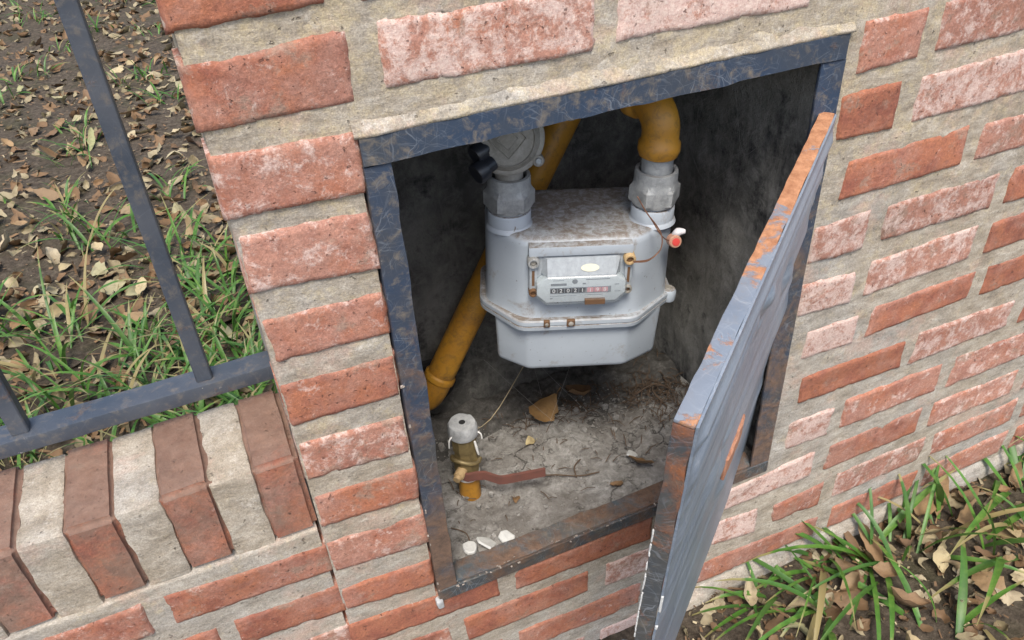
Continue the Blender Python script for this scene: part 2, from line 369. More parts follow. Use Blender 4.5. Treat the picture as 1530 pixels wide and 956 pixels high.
def lathe_me(name, prof, n=24, axis=(0, 0, 1), org=(0, 0, 0), sides=None, smooth=True):
    """prof: (r, h) list along axis; closed with end caps"""
    q = Vector((0, 0, 1)).rotation_difference(Vector(axis).normalized()); V = []; F = []
    for r, h in prof:
        for k in range(n):
            a = 2 * PI * k / n; V.append(Vector(org) + q @ Vector((r * math.cos(a), r * math.sin(a), h)))
    for i in range(len(prof) - 1):
        for k in range(n):
            a, b = i * n + k, i * n + (k + 1) % n; F.append((a, b, b + n, a + n))
    F.append(tuple(range(n - 1, -1, -1))); F.append(tuple(range((len(prof) - 1) * n, len(prof) * n)))
    me = mesh(name, V, F)
    if smooth: autosmooth(me, 38)
    return me
def tube_me(name, pts, rad, n=10, cap=True, sub=6, jit=0.):
    """smooth tube along points; rad number or list"""
    P = [Vector(p) for p in pts]
    if sub > 1 and len(P) > 2:
        Q = []; rr = []
        rl = rad if isinstance(rad, (list, tuple)) else [rad] * len(P)
        for i in range(len(P) - 1):
            p0, p1, p2, p3 = P[max(i - 1, 0)], P[i], P[i + 1], P[min(i + 2, len(P) - 1)]
            for k in range(sub):
                t = k / sub
                Q.append(.5 * (2 * p1 + (p2 - p0) * t + (2 * p0 - 5 * p1 + 4 * p2 - p3) * t * t + (3 * p1 - p0 - 3 * p2 + p3) * t ** 3)); rr.append(rl[i] * (1 - t) + rl[i + 1] * t)
        Q.append(P[-1]); rr.append(rl[-1]); P = Q
    else: rr = rad if isinstance(rad, (list, tuple)) else [rad] * len(P)
    V = []; F = []; up = None
    for i, p in enumerate(P):
        d = (P[min(i + 1, len(P) - 1)] - P[max(i - 1, 0)]).normalized()
        if up is None: up = d.orthogonal().normalized()
        up = (up - d * up.dot(d)).normalized(); sd_ = d.cross(up)
        for k in range(n):
            a = 2 * PI * k / n; j = 1 + jit * random.uniform(-1, 1)
            V.append(p + (up * math.cos(a) + sd_ * math.sin(a)) * rr[i] * j)
    for i in range(len(P) - 1):
        for k in range(n):
            a, b = i * n + k, i * n + (k + 1) % n; F.append((a, b, b + n, a + n))
    if cap: F.append(tuple(range(n - 1, -1, -1))); F.append(tuple(range((len(P) - 1) * n, len(P) * n)))
    me = mesh(name, V, F); autosmooth(me, 50); return me
def poly_me(name, pts, y0, y1, bev=0.):
    """prism: polygon in xz, extruded y0 (front) to y1 (back)"""
    n = len(pts); bm = bmesh.new()
    a = [bm.verts.new((x, y0, z)) for x, z in pts]; b = [bm.verts.new((x, y1, z)) for x, z in pts]
    bm.faces.new(a); bm.faces.new(b[::-1])
    for k in range(n): bm.faces.new((a[k], b[k], b[(k + 1) % n], a[(k + 1) % n]))
    bmesh.ops.recalc_face_normals(bm, faces=bm.faces[:])
    if bev: bmesh.ops.bevel(bm, geom=[e for e in bm.edges], offset=bev, segments=2, affect='EDGES', profile=.6)
    me = bpy.data.meshes.new(name); bm.to_mesh(me); bm.free(); autosmooth(me, 35); return me
def loft_me(name, rings, cap=True, ang=35):
    n = len(rings[0]); V = [v for r in rings for v in r]; F = []
    for i in range(len(rings) - 1):
        for k in range(n):
            a, b = i * n + k, i * n + (k + 1) % n; F.append((a, b, b + n, a + n))
    if cap: F.append(tuple(range(n - 1, -1, -1))); F.append(tuple(range((len(rings) - 1) * n, len(rings) * n)))
    me = mesh(name, V, F); bm = bmesh.new(); bm.from_mesh(me); bmesh.ops.recalc_face_normals(bm, faces=bm.faces[:]); bm.to_mesh(me); bm.free()
    autosmooth(me, ang); return me
def round_poly(pts, r, seg=3):
    out = []; n = len(pts)
    for i in range(n):
        p, a, b = Vector(pts[i]), Vector(pts[i - 1]), Vector(pts[(i + 1) % n])
        da, db = (a - p), (b - p); rr = min(r, da.length * .45, db.length * .45)
        A = p + da.normalized() * rr; B = p + db.normalized() * rr
        for k in range(seg + 1):
            t = k / seg; out.append(((1 - t) ** 2 * A + 2 * t * (1 - t) * p + t * t * B)[:])
    return out
def inset_poly(pts, d):
    """offset a ccw-or-cw polygon inward by d (approx, towards centroid normals)"""
    n = len(pts); ar = sum(pts[i][0] * pts[(i + 1) % n][1] - pts[(i + 1) % n][0] * pts[i][1] for i in range(n)); s = 1 if ar > 0 else -1
    out = []
    for i in range(n):
        p, a, b = Vector(pts[i]), Vector(pts[i - 1]), Vector(pts[(i + 1) % n])
        e1 = (p - a).normalized(); e2 = (b - p).normalized()
        nn = Vector((-(e1.y + e2.y), e1.x + e2.x)) * s
        if nn.length > 1e-6: nn.normalize()
        out.append((p + nn * d)[:])
    return out

# ------------------------------------------------------------------ brickwork
def brick_me(q, y0=0., proud=.0014, depth=.03, res=.003, seed=0, edge=.0038, ragged=.002, rough=.0009):
    """one brick with a worn, chipped front; q = ((x,z) TL,TR,BR,BL) in wall coordinates; returns mesh and centre"""
    (ax, az), (bx, bz), (cx, cz), (dx, dz) = q
    mx, mz = (ax + bx + cx + dx) / 4, (az + bz + cz + dz) / 4
    g_ = .0036; h_ = .0046; ax -= g_; dx -= g_; bx += g_; cx += g_; az += h_; bz += h_; cz -= h_; dz -= h_
    L = math.hypot(bx - ax, bz - az); H = math.hypot(dx - ax, dz - az)
    nu, nv = max(8, int(L / res)), max(6, int(H / res))
    u, v = np.meshgrid(np.linspace(0, 1, nu + 1), np.linspace(0, 1, nv + 1))
    X = (ax * (1 - u) + bx * u) * (1 - v) + (dx * (1 - u) + cx * u) * v - mx
    Z = (az * (1 - u) + bz * u) * (1 - v) + (dz * (1 - u) + cz * u) * v - mz
    d = np.minimum(np.minimum(u, 1 - u) * L, np.minimum(v, 1 - v) * H)
    so_ = seed * 17.3
    d = d + ragged * fbm(X * 130 + so_, Z * 130, so_, seed, 4) + .0022 * np.minimum(0, fbm(X * 30 + so_, Z * 30, 3.3, seed + 5, 3) * 1.6 + .1)
    e = np.clip(1 - d / edge, 0, 1.6)
    Y = y0 - proud + .0052 * e ** 2 + rough * fbm(X * 70 + so_, Z * 70, 1.7, seed + 2, 4) + .0016 * fbm(X * 20, Z * 34 + so_, 5.1, seed + 3, 2)
    V = np.stack([X, Y, Z], -1).reshape(-1, 3); W = nu + 1
    F = [(j * W + i, j * W + i + 1, (j + 1) * W + i + 1, (j + 1) * W + i) for j in range(nv) for i in range(nu)]
    F = [f[::-1] for f in F]
    ring = [i for i in range(W)] + [j * W + nu for j in range(1, nv + 1)] + [nv * W + i for i in range(nu - 1, -1, -1)] + [j * W for j in range(nv - 1, 0, -1)]
    base = len(V); back = V[ring].copy(); back[:, 1] = y0 + depth
    V = np.concatenate([V, back]); n = len(ring)
    for k in range(n): F.append((ring[k], ring[(k + 1) % n], base + (k + 1) % n, base + k))
    F.append(tuple(base + k for k in range(n))[::-1])
    me = mesh('brick', V, F, True); at = me.attributes.new('edge', 'FLOAT', 'POINT')
    at.data.foreach_set('value', np.concatenate([np.clip(e, 0, 1).ravel(), np.ones(n)]).astype(np.float32))
    return me, (mx, 0, mz)
bi = [0]
def add_brick(parent, q, chalk=.5, tone=.6, name='brick', **k):
    bi[0] += 1
    me, c = brick_me(q, seed=bi[0], **k)
    o = link(name, me, M['brick'], parent, (c[0] - parent.location.x, -parent.location.y, c[2] - parent.location.z))
    o['chalk'] = float(chalk); o['tone'] = float(tone); o['grime'] = 0.0
    return o
def rect(x0, x1, zt, zb, tl=0): return ((x0, zt), (x1, zt), (x1, zb), (x0, zb))

wall = thing('brick_wall', 'old red brick wall with wide pale mortar joints surrounding the open meter cabinet', 'wall', (.2, 0, -.2))
# bricks that the photograph shows: (x0, x1, z TL, TR, BR, BL, chalk, tone)
BR = [
 (-.087, -.007, .620, .623, .587, .585, .35, .55), (-.088, .003, .561, .565, .525, .526, .5, .6), (.027, .172, .567, .565, .527, .530, .78, .8),
 (.194, .356, .569, .569, .528, .531, .98, .8),
 (-.087, -.003, .504, .502, .463, .466, .62, .75), (-.085, -.002, .447, .444, .401, .409, .66, .8), (-.083, -.002, .380, .376, .343, .347, .55, .7),
 (-.084, -.004, .320, .316, .280, .283, .5, .55), (-.084, -.003, .258, .252, .216, .222, .6, .7), (-.084, -.002, .196, .191, .157, .163, .45, .6),
 (-.085, -.001, .136, .131, .092, .101, .55, .65), (-.085, -.003, .069, .065, .031, .042, .25, .7), (-.087, .062, .013, -.002, -.031, -.019, .15, .5),
 (.086, .249, -.006, -.006, -.040, -.033, .3, .45), (.026, .168, -.053, -.058, -.088, -.087, .3, .45), (.194, .318, -.059, -.064, -.098, -.093, .75, .55),
 (-.083, .004, -.046, -.054, -.087, -.080, .5, .55), (.084, .24, -.116, -.122, -.155, -.150, .4, .55), (.189, .318, -.184, -.181, -.217, -.218, .85, .6),
 (.427, .487, .061, .056, .020, .022, .95, .45), (.347, .475, -.015, -.006, -.045, -.043, .85, .6), (.339, .402, -.066, -.071, -.111, -.100, .8, .6),
 (.43, .50, -.080, -.073, -.113, -.106, .45, .35), (.323, .505, -.135, -.143, -.171, -.167, .45, .4), (.408, .47, .252, .249, .215, .219, .95, .55),
 (.425, .49, .190, .188, .155, .158, .95, .5),
]
BR = [(b[0] - (.003 if b[0] < -.08 else 0),) + b[1:6] + (min(1., b[6] + (.14 if b[2] < .3 else .05)), b[7]) for b in BR]
for x0, x1, tl, tr, br, bl, ch, to in BR:
    j = lambda: random.uniform(-.002, .002)
    add_brick(wall, ((x0 + j(), tl), (x1 + j(), tr), (x1 + j(), br), (x0 + j(), bl)), ch, to)
# the same bond carried on where the photograph stops
cz = [(.746, .709), (.683, .646), (.621, .585), (.566, .529), (.503, .466), (.444, .406), (.379, .345), (.318, .281), (.255, .220), (.192, .160), (.125, .090), (.062, .021), (-.008, -.044), (-.07, -.108), (-.135, -.170)]
def jb(x0, x1, zt, zb):
    j = lambda: random.uniform(-.0025, .0025)
    add_brick(wall, ((x0 + j(), zt + j()), (x1 + j(), zt + j()), (x1 + j(), zb + j()), (x0 + j(), zb + j())), random.choice((.35, .5, .6, .72, .85)) + random.uniform(-.08, .05), random.uniform(.25, .8))
for r_, (zt, zb) in enumerate(cz):
    if r_ < 3:
        xs = {0: (-.085, .05, .21, .375, .54), 1: (-.05, .11, .27, .43, .6), 2: (.018, .178, .338, .5, .66)}[r_]
        for x in xs: jb(x if r_ != 1 or x > 0 else -.086, x + (.14 if r_ else .14), zt, zb)
    elif r_ == 3:
        for x in (.378, .54): jb(x, x + .143, zt, zb)
    elif r_ == 4:
        for x in (.42, .505, .67): jb(x, x + (.062 if x < .5 else .143), zt, zb)
    else:
        odd = r_ % 2; first = .422 + .065 * odd
        skip = {7: .41, 8: .41, 9: .425, 11: .427, 12: .347, 13: .43, 14: .323}
        lst = []
        if r_ in (8,): lst = [.49, .655, .82]
        elif r_ in (9,): lst = [.51, .675, .84]
        elif r_ == 11: lst = [.508, .672, .836, 1.0]
        elif r_ == 12: lst = [.498, .663, .828, .993, 1.158]
        elif r_ == 13: lst = [.522, .687, .852, 1.017]
        elif r_ == 14: lst = [.53, .695, .86, 1.025]
        elif odd: lst = [.41, .495, .66, .825]
        else: lst = [.43, .595, .76]
        for x in lst:
            wd = .062 if (odd and x == .41) else .143
            jb(x, x + wd, zt, zb)
jb(.265, .325, -.012, -.046); jb(-.06, .062, -.118, -.153); jb(.262, .302, -.125, -.158); jb(.03, .166, -.183, -.215); jb(-.083, .006, -.183, -.216)
# mortar: one rough sheet with the cabinet opening left out, wrapped round the pier's end
def mortar_sheet(name, parent, x0, x1, z0, z1, hole=None, y0=.0, depth=.3, res=.0042, seed=3, mat=None):
    nx, nz = int((x1 - x0) / res), int((z1 - z0) / res)
    X, Z = np.meshgrid(np.linspace(x0, x1, nx + 1), np.linspace(z0, z1, nz + 1))
    Y = y0 + .0004 + .0013 * fbm(X * 45, Z * 45, 1.3, seed, 4) + .0016 * fbm(X * 13, Z * 24, 7.7, seed + 9, 2)
    V = np.stack([X, Y, Z], -1).reshape(-1, 3) ; W = nx + 1; F = []
    for j in range(nz):
        zc_ = z0 + (z1 - z0) * (j + .5) / nz
        for i in range(nx):
            if hole:
                xc = x0 + (x1 - x0) * (i + .5) / nx
                if hole[0] < xc < hole[1] and hole[2] < zc_ < hole[3]: continue
            F.append((j * W + i, j * W + i + 1, (j + 1) * W + i + 1, (j + 1) * W + i))
    base = len(V); nd = 24
    side = []
    for k in range(1, nd + 1):                                     # left end face, going back
        y = y0 + depth * k / nd; zz = np.linspace(z0, z1, nz + 1)
        xo = x0 + .002 * fbm(y * 40, zz * 40, 2.2, seed + 4, 3)
        side.append(np.stack([xo, np.full_like(zz, y), zz], -1))
    V = np.concatenate([V] + side)
    idx = lambda k, j: j * W if k == 0 else base + (k - 1) * (nz + 1) + j
    for k in range(nd):
        for j in range(nz): F.append((idx(k + 1, j), idx(k, j), idx(k, j + 1), idx(k + 1, j + 1)))
    tb = len(V); V = np.concatenate([V, [(x0, y0 + depth, z1), (x1, y0 + depth, z1), (x1, y0 + depth, z0), (x1, y0, z0)]])
    F.append(tuple([nz * W + i for i in range(nx + 1)]) + (tb + 1, tb))
    V = V - np.array(parent.location)
    return link(name, mesh(name, V, F, True), mat or M['mortar'], parent)
mortar_sheet('mortar', wall, -.0905, 1.5, -.26, .76, (-.0022, .398, .004, .497), 0., .3)
# cement footing along the base of the wall
P_ = []
fx = np.linspace(.24, 1.5, 120)
fr = [[(x, yy - (.004 * fbm(x * 30, yy * 20, 1., 5, 3) if yy < 0 else 0), zz + .003 * fbm(x * 25, yy * 30, 4., 8, 3)) for x in fx] for yy, zz in ((.004, -.176), (-.003, -.183), (-.007, -.189), (-.009, -.205), (-.01, -.23))]
V = [tuple(np.array(p) - np.array(wall.location)) for r_ in fr for p in r_]; n_ = len(fx)
F = [(j * n_ + i, (j + 1) * n_ + i, (j + 1) * n_ + i + 1, j * n_ + i + 1) for j in range(len(fr) - 1) for i in range(n_ - 1)]
link('cement_footing', mesh('cement_footing', V, F, True), M['joint'], wall)

n_ = 140; fx = np.linspace(-.003, .405, n_); prof = [(.0012, .013), (-.0008, .0075), (-.0038, .0022), (-.0042, -.0002), (.004, -.0004)]
V = []; F = []
for k, (yy, zz) in enumerate(prof):
    for x in fx: V.append((x - .2, yy + .0012 * fbm(x * 60, zz * 90, 2., 12, 4), .5003 + .2 + zz + (.004 * fbm(x * 45, k * 1.3, 4., 15, 4) if k < 2 else .0006 * fbm(x * 90, 1., 4., 15, 3))))
F = [(j * n_ + i, (j + 1) * n_ + i, (j + 1) * n_ + i + 1, j * n_ + i + 1) for j in range(len(prof) - 1) for i in range(n_ - 1)]
link('lime_fillet', mesh('lime_fillet', V, F, True), M['mortar2'], wall)
# low garden wall, left of the pier
low = thing('low_garden_wall', 'low brick garden wall with bricks on edge along its top beside the tall pier', 'wall', (-.6, 0, -.2))
mortar_sheet('mortar', low, -1.9, -.0935, -.26, .1585, None, .002, .1, .0045, 21)
LOW = [(-.225, -.092, .141, .131, .103, .107, .55, .34), (-.183, -.09, .078, .074, .039, .047, .5, .3), (-.20, -.092, .018, .012, -.02, -.014, .75, .5)]
for x0, x1, tl, tr, br, bl, ch, to in LOW: add_brick(low, ((x0, tl), (x1, tr), (x1, br), (x0, bl)), ch, to, y0=.002)
for r_, (zt, zb) in enumerate([(.141, .106), (.078, .044), (.018, -.016), (-.045, -.08), (-.108, -.142)]):
    x = [-.39, -.345, -.365, -.28, -.32][r_]
    if r_ > 2: add_brick(low, rect(x + .165, -.092, zt, zb), .5, .45, y0=.002)
    while x > -1.8:
        add_brick(low, rect(x, x + .143 + random.uniform(-.004, .004), zt, zb), random.uniform(.2, .7), random.uniform(.3, .6), y0=.002); x -= .166
def coping_me(w_, seed):
    """brick on edge: top, front and sides with rounded worn arrises"""
    bm = bmesh.new(); bmesh.ops.create_cube(bm, size=1)
    for v in bm.verts: v.co = Vector((v.co.x * w_, v.co.y * .097, v.co.z * .087))
    bmesh.ops.bevel(bm, geom=bm.edges[:], offset=.0045, segments=3, affect='EDGES')
    for ax, k, l in ((0, 8, w_), (1, 16, .097), (2, 14, .087)):
        for i in range(1, k):
            no = [0, 0, 0]; no[ax] = 1; co = [0, 0, 0]; co[ax] = -l / 2 + l * i / k
            bmesh.ops.bisect_plane(bm, geom=bm.verts[:] + bm.edges[:] + bm.faces[:], plane_co=co, plane_no=no)
    P = np.array([v.co for v in bm.verts]); s = seed * 13.7
    D = np.stack([fbm(P[:, 0] * 40 + s, P[:, 1] * 40, P[:, 2] * 40, seed + k, 2) for k in range(3)], 1) * .001 + np.stack([.0012 * fbm(P[:, 0] * 15 + s, P[:, 1] * 15, P[:, 2] * 15, seed, 2)] * 3, 1)
    for v, q in zip(bm.verts, D): v.co += Vector(q)
    me = bpy.data.meshes.new('coping_brick'); bm.to_mesh(me); bm.free(); autosmooth(me, 60); return me
x = -.111; k = 0
while x > -1.8:
    o = link('coping_brick', coping_me(.0405 + random.uniform(-.002, .002), 50 + k), M['brick'], low, (x + .6, .05, .2055 + .2 + random.uniform(-.002, .001)))
    o['chalk'] = random.uniform(.3, .55); o['tone'] = random.uniform(.3, .5); o['grime'] = .8
    if k == 0: o['chalk'] = .4; o['tone'] = .45
    # mortar between two coping bricks
    bm_ = box_me('coping_joint', -.0165, .0165, .003, .097, .155, .2455 - .002 * random.random(), .003, .0022, 2, .005)
    link('coping_joint', bm_, M['joint'], low, (x - .0345 + .6, 0, .2))
    x -= .069; k += 1

# ------------------------------------------------------------------ railing on the low wall
rl = thing('metal_railing', 'blue painted flat bar metal railing just above the low garden wall', 'railing', (-.6, .09, .25))
link('rail', box_me('rail', -1.2, .5115, -.012, .012, .02, .0345, .0015, .0008, 2, .02), M['rail'], rl)
for k in range(7):
    link('baluster', box_me('baluster', -.0065, .0065, -.0065, .0065, .034, .75, .001, .0004, 1, .04), M['rail'], rl, (.455 - .14 * k, 0, 0))
    link('foot_pin', box_me('foot_pin', -.005, .005, -.005, .005, -.02, .0205, .001), M['rail'], rl, (.14 - .3 * k, 0, 0)) if k < 5 else None

# ------------------------------------------------------------------ cabinet: box, frame, door
cab = thing('meter_cabinet', 'recessed gas meter cabinet with navy rusty steel frame and its blue door swung open', 'cabinet', (.2, 0, 0))
cl = lambda me, nm, mat: link(nm, me, M[mat], cab, (-.2, 0, 0))
def rough_panel(nm, o, a, b, na, nb, amp, nrm, mat, thick=.02):
    """rough plastered slab: o + a*s + b*t displaced along nrm, with a back layer"""
    o, a, b, nr = map(Vector, (o, a, b, nrm)); V = []; F = []; s = hash(nm) % 97 if False else len(nm)
    S, T = np.meshgrid(np.linspace(0, 1, na + 1), np.linspace(0, 1, nb + 1))
    B = np.array(o) + S[..., None] * np.array(a) + T[..., None] * np.array(b)
    d = amp * fbm(B[..., 0] * 22, B[..., 1] * 22, B[..., 2] * 22, s, 5)
    Pp = (B + d[..., None] * np.array(nr)).reshape(-1, 3); W = na + 1
    F = [(j * W + i, j * W + i + 1, (j + 1) * W + i + 1, (j + 1) * W + i) for j in range(nb) for i in range(na)]
    ring = [i for i in range(W)] + [j * W + na for j in range(1, nb + 1)] + [nb * W + i for i in range(na - 1, -1, -1)] + [j * W for j in range(nb - 1, 0, -1)]
    base = len(Pp); back = Pp[ring] - np.array(nr) * thick
    V = np.concatenate([Pp, back]); n = len(ring)
    F += [(ring[(k + 1) % n], ring[k], base + k, base + (k + 1) % n) for k in range(n)]; F.append(tuple(base + k for k in range(n)))
    me = mesh(nm, V, F, True); bm = bmesh.new(); bm.from_mesh(me); bmesh.ops.recalc_face_normals(bm, faces=bm.faces[:]); bm.to_mesh(me); bm.free()
    return cl(me, nm, mat)
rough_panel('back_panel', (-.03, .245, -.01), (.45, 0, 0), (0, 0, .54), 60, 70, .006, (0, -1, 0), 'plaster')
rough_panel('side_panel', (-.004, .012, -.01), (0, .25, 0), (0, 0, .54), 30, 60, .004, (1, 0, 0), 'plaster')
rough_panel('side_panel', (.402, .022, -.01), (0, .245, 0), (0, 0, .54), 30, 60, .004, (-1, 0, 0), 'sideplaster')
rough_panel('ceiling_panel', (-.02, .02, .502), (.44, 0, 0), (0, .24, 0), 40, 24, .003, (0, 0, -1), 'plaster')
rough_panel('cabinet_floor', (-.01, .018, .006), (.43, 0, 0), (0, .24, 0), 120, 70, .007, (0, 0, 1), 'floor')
# angle iron frame: each bar an L, front leg and inner leg
def angle_bar(nm, length, leg=.02, t=.003, depth=.022, mat='frame', amp=.0006):
    """L section along +x: front leg lies in xz (z 0..leg), inner leg goes back at z 0..t"""
    n = int(length / .006); prof = [(0, 0), (0, leg), (.0008, leg + .0004), (t, leg), (t, t), (depth, t), (depth, 0), (.001, -.0004)]
    rings = []
    for i in range(n + 1):
        x = length * i / n
        rings.append([(x, y + amp * .4 * vnoise(x * 50, y * 90, z * 90, 4), z + amp * vnoise(x * 60, y * 99 + 3, z * 99, 9) * (1.5 if z > leg * .6 else .3)) for y, z in prof])
    return loft_me(nm, rings, True, 30)
def bar(length, loc, rot, leg=.02, depth=.022, mat='frame', nm='frame_bar'):
    o = link(nm, angle_bar(nm, length, leg, .003, depth), M[mat], cab, (loc[0] - .2, loc[1], loc[2])); o.rotation_euler = rot; return o
# orientation: profile z runs inwards to the opening
top = bar(.4, (.0, -.004, .5), (0, 0, 0), .02, .024); top.scale = (1, 1, -1)
bot = bar(.4, (.0, -.004, .0005), (0, 0, 0), .0155, .024, 'sill')
lft = bar(.4785, (.0005, -.0025, .0), (0, R(-90), 0), .019, .024, 'post'); lft.scale = (1, 1, -1)
rgt = bar(.4785, (.402, -.0025, .0), (0, R(-90), 0), .024, .026, 'post')
led = cl(box_me('sill_ledge', .021, .384, -.0005, .024, .0095, .0165, .001, .0022, 2, .008), 'sill_ledge', 'ledge')
cl(box_me('weld', -.003, .004, -.007, .002, -.007, .003, .002, .003, 2, .0025), 'weld', 'conc')

V = []; F = []
def fleck(x, y, z, a, b_, c_):
    b = len(V); j = lambda: random.uniform(.6, 1.3)
    for dx, dy, dz in ((-a, -b_, -c_), (a, -b_, -c_), (a, b_, -c_), (-a, b_, -c_), (-a, -b_, c_), (a, -b_, c_), (a, b_, c_), (-a, b_, c_)): V.append((x + dx * j(), y + dy * j(), z + dz * j()))
    for f in ((0, 3, 2, 1), (4, 5, 6, 7), (0, 1, 5, 4), (1, 2, 6, 5), (2, 3, 7, 6), (3, 0, 4, 7)): F.append(tuple(b + k for k in f))
for _ in range(45):
    x = .02 + .36 * random.random() ** 1.5; fleck(x, random.gauss(-.002, .0022), .0163 + random.uniform(-.0004, .0008), random.uniform(.0004, .0016), random.uniform(.0003, .0011), .0003)
for _ in range(9):
    z = .3 * random.random() ** 2; fleck(random.gauss(.0008, .0007), random.uniform(-.0035, -.0022), z, random.uniform(.0004, .0012), .0006, random.uniform(.0006, .0026))
fo = cl(mesh('flaking_paint', V, F), 'flaking_paint', 'flaked'); fo['kind'] = 'stuff'
dr = thing('cabinet_door', 'x', 'x', (0, 0, 0)); del dr['label']; del dr['category']
dr.parent = cab; dr.location = (.396 - .2, -.01, .435); dr.rotation_euler = (R(4.27), R(-3.08), R(39.22))
DW, DH, DT = .383, .46, .0138
# pressed steel sheet: lengthwise ribs and small dents, bent over at the top
nx, nz = 120, 150
X, Z = np.meshgrid(np.linspace(-DW, 0, nx + 1), np.linspace(0, -DH, nz + 1))
def rib(z, c, w_): return np.exp(-((z - c) / w_) ** 2)
Y = -.0022 * rib(Z, -.018, .006) - .0016 * rib(Z, -.052, .012) + .0012 * rib(Z, -.036, .005) - .0016 * rib(Z, -.11, .016) + .001 * rib(Z, -.14, .01) - .002 * rib(Z, -.2, .02)
Y = Y * 1.7 - .0016 * rib(Z, -.075, .004) - .0018 * rib(Z, -.165, .006) - .0016 * rib(Z, -.3, .01) + .0016 * fbm(X * 9, Z * 14, 2., 31, 2) - .0045 * np.exp(-(((X + .275) / .02) ** 2 + ((Z + .15) / .022) ** 2)) + .0035 * np.exp(-(((X + .25) / .015) ** 2 + ((Z + .165) / .016) ** 2)) - .005 * np.exp(-(((X + .2) / .014) ** 2 + ((Z + .255) / .02) ** 2)) + .003 * np.exp(-(((X + .3) / .02) ** 2 + ((Z + .25) / .03) ** 2)) - .0035 * np.exp(-(((X + .2) / .012) ** 2 + ((Z + .045) / .012) ** 2)) + .004 * np.exp(-(((X + .215) / .01) ** 2 + ((Z + .06) / .02) ** 2)) - .003 * np.exp(-(((X + .09) / .012) ** 2 + ((Z + .1) / .02) ** 2)) + .003 * np.exp(-(((X + .105) / .01) ** 2 + ((Z + .1) / .02) ** 2))
Y = Y * np.clip(np.minimum(-Z, DH + Z) / .012, 0, 1) * np.clip(np.minimum(-X, DW + X) / .012, 0, 1) - 0
Wd = nx + 1; V1 = np.stack([X, Y, Z], -1).reshape(-1, 3); V2 = V1.copy(); V2[:, 1] += .0016
F = [(j * Wd + i, j * Wd + i + 1, (j + 1) * Wd + i + 1, (j + 1) * Wd + i) for j in range(nz) for i in range(nx)]
nV = len(V1); F2 = [tuple(nV + k for k in f[::-1]) for f in F]
ring = [i for i in range(Wd)] + [j * Wd + nx for j in range(1, nz + 1)] + [nz * Wd + i for i in range(nx - 1, -1, -1)] + [j * Wd for j in range(nz - 1, 0, -1)]
Fs = [(ring[k], nV + ring[k], nV + ring[(k + 1) % len(ring)], ring[(k + 1) % len(ring)]) for k in range(len(ring))]
me = mesh('door_sheet', np.concatenate([V1, V2]), [f[::-1] for f in F] + [f[::-1] for f in F2] + Fs, True)
bm = bmesh.new(); bm.from_mesh(me); bmesh.ops.recalc_face_normals(bm, faces=bm.faces[:]); bm.to_mesh(me); bm.free(); autosmooth(me, 50)
link('door_sheet', me, M['door'], dr)
me = box_me('top_flange', -DW, 0, .0018, DT, -.0022, .0004, .0009, .0009, 2, .006); link('top_flange', me, M['rim'], dr)
me = box_me('bottom_flange', -DW, 0, .0018, DT, -DH, -DH + .0024, .0008, .0006, 1, .01); link('bottom_flange', me, M['edge'], dr)
me = box_me('side_flange', -DW - .0004, -DW + .0022, .0018, DT, -DH, -.0024, .0008, .0011, 2, .006); link('side_flange', me, M['edge'], dr)
me = box_me('side_flange', -.0022, .0004, .0018, DT, -DH, -.0024, .0008, .0005, 1, .012); link('side_flange', me, M['edge'], dr)
link('rust_patch', box_me('rust_patch', -.228, -.172, -.0046, -.0005, -.222, -.194, .0012, .0022, 1, .004), M['rust'], dr)
me = box_me('latch_tab', -DW - .002, -DW + .002, .009, .022, -.262, -.24, .001, .0015, 1, .004); link('latch_tab', me, M['ledge'], dr)
for zz in (-.06, -.4):
    link('hinge', lathe_me('hinge', [(.0045, -.022), (.0052, -.02), (.0052, .02), (.0045, .022)], 14, (0, 0, 1), (.006, .008, zz)), M['frame'], dr)
# line of pale paint broken along the inner edge of the rim
for k in range(60):
    z0_ = -.09 - random.random() * .33
    b_ = box_me('paint_chip', -DW - .0009, -DW + .0006, DT - .0006, DT + .0004, z0_ - random.uniform(.002, .012), z0_, .0003, .0004, 1, .003)
    link('paint_chip', b_, M['plast'], dr)
for k in range(14):
    z0_ = -.16 - random.random() * .26
    link('paint_chip', box_me('paint_chip', -DW - .0008, -DW + .0009, -.0005, .0012, z0_ - random.uniform(.004, .02), z0_, .0003, .0003, 1, .003), M['plast'], dr)

# ------------------------------------------------------------------ gas meter
met = thing('gas_meter', 'pale grey two part gas meter hanging from two pipe nuts inside the cabinet', 'gas meter', (.207, .094, .25), (0, R(2.5), R(-20)))
mp = lambda nm, me, mat, par=None: link(nm, me, M[mat], par or met)
body = [(-.088, .052), (-.089, -.004), (-.055, -.037), (.049, -.037), (.087, -.004), (.087, .052), (.06, .066), (-.06, .066)]   # seen from above, -y is the front
rings = []
for z, ins in ((.0862, .030), (.0868, .012), (.0866, .0065), (.0852, .0028), (.082, .0006), (.078, 0), (.04, -.0006), (.008, -.001), (.003, -.002)):
    rings.append([(p[0], p[1], z) for p in round_poly(inset_poly(body, ins), .012, 4)])
mp('upper_case', loft_me('upper_case', rings, True, 50), 'meter')
fl = [(-.094, .058), (-.097, -.002), (-.06, -.0455), (.05, -.0455), (.094, -.002), (.094, .058), (.064, .074), (-.064, .074)]
rings = [[(p[0], p[1], z) for p in round_poly(inset_poly(fl, i), .008, 3)] for z, i in ((.003, .006), (.0034, .0015), (.002, 0), (-.0018, 0), (-.0024, .0012), (-.003, .0012), (-.0036, 0), (-.0076, .0004), (-.0088, .002), (-.009, .008))]
mp('seam_flange', loft_me('seam_flange', rings, True, 40), 'meter')
lw = [(-.082, .05), (-.0825, -.0165), (-.052, -.0385), (.045, -.0385), (.081, -.0165), (.081, .05), (.056, .062), (-.056, .062)]
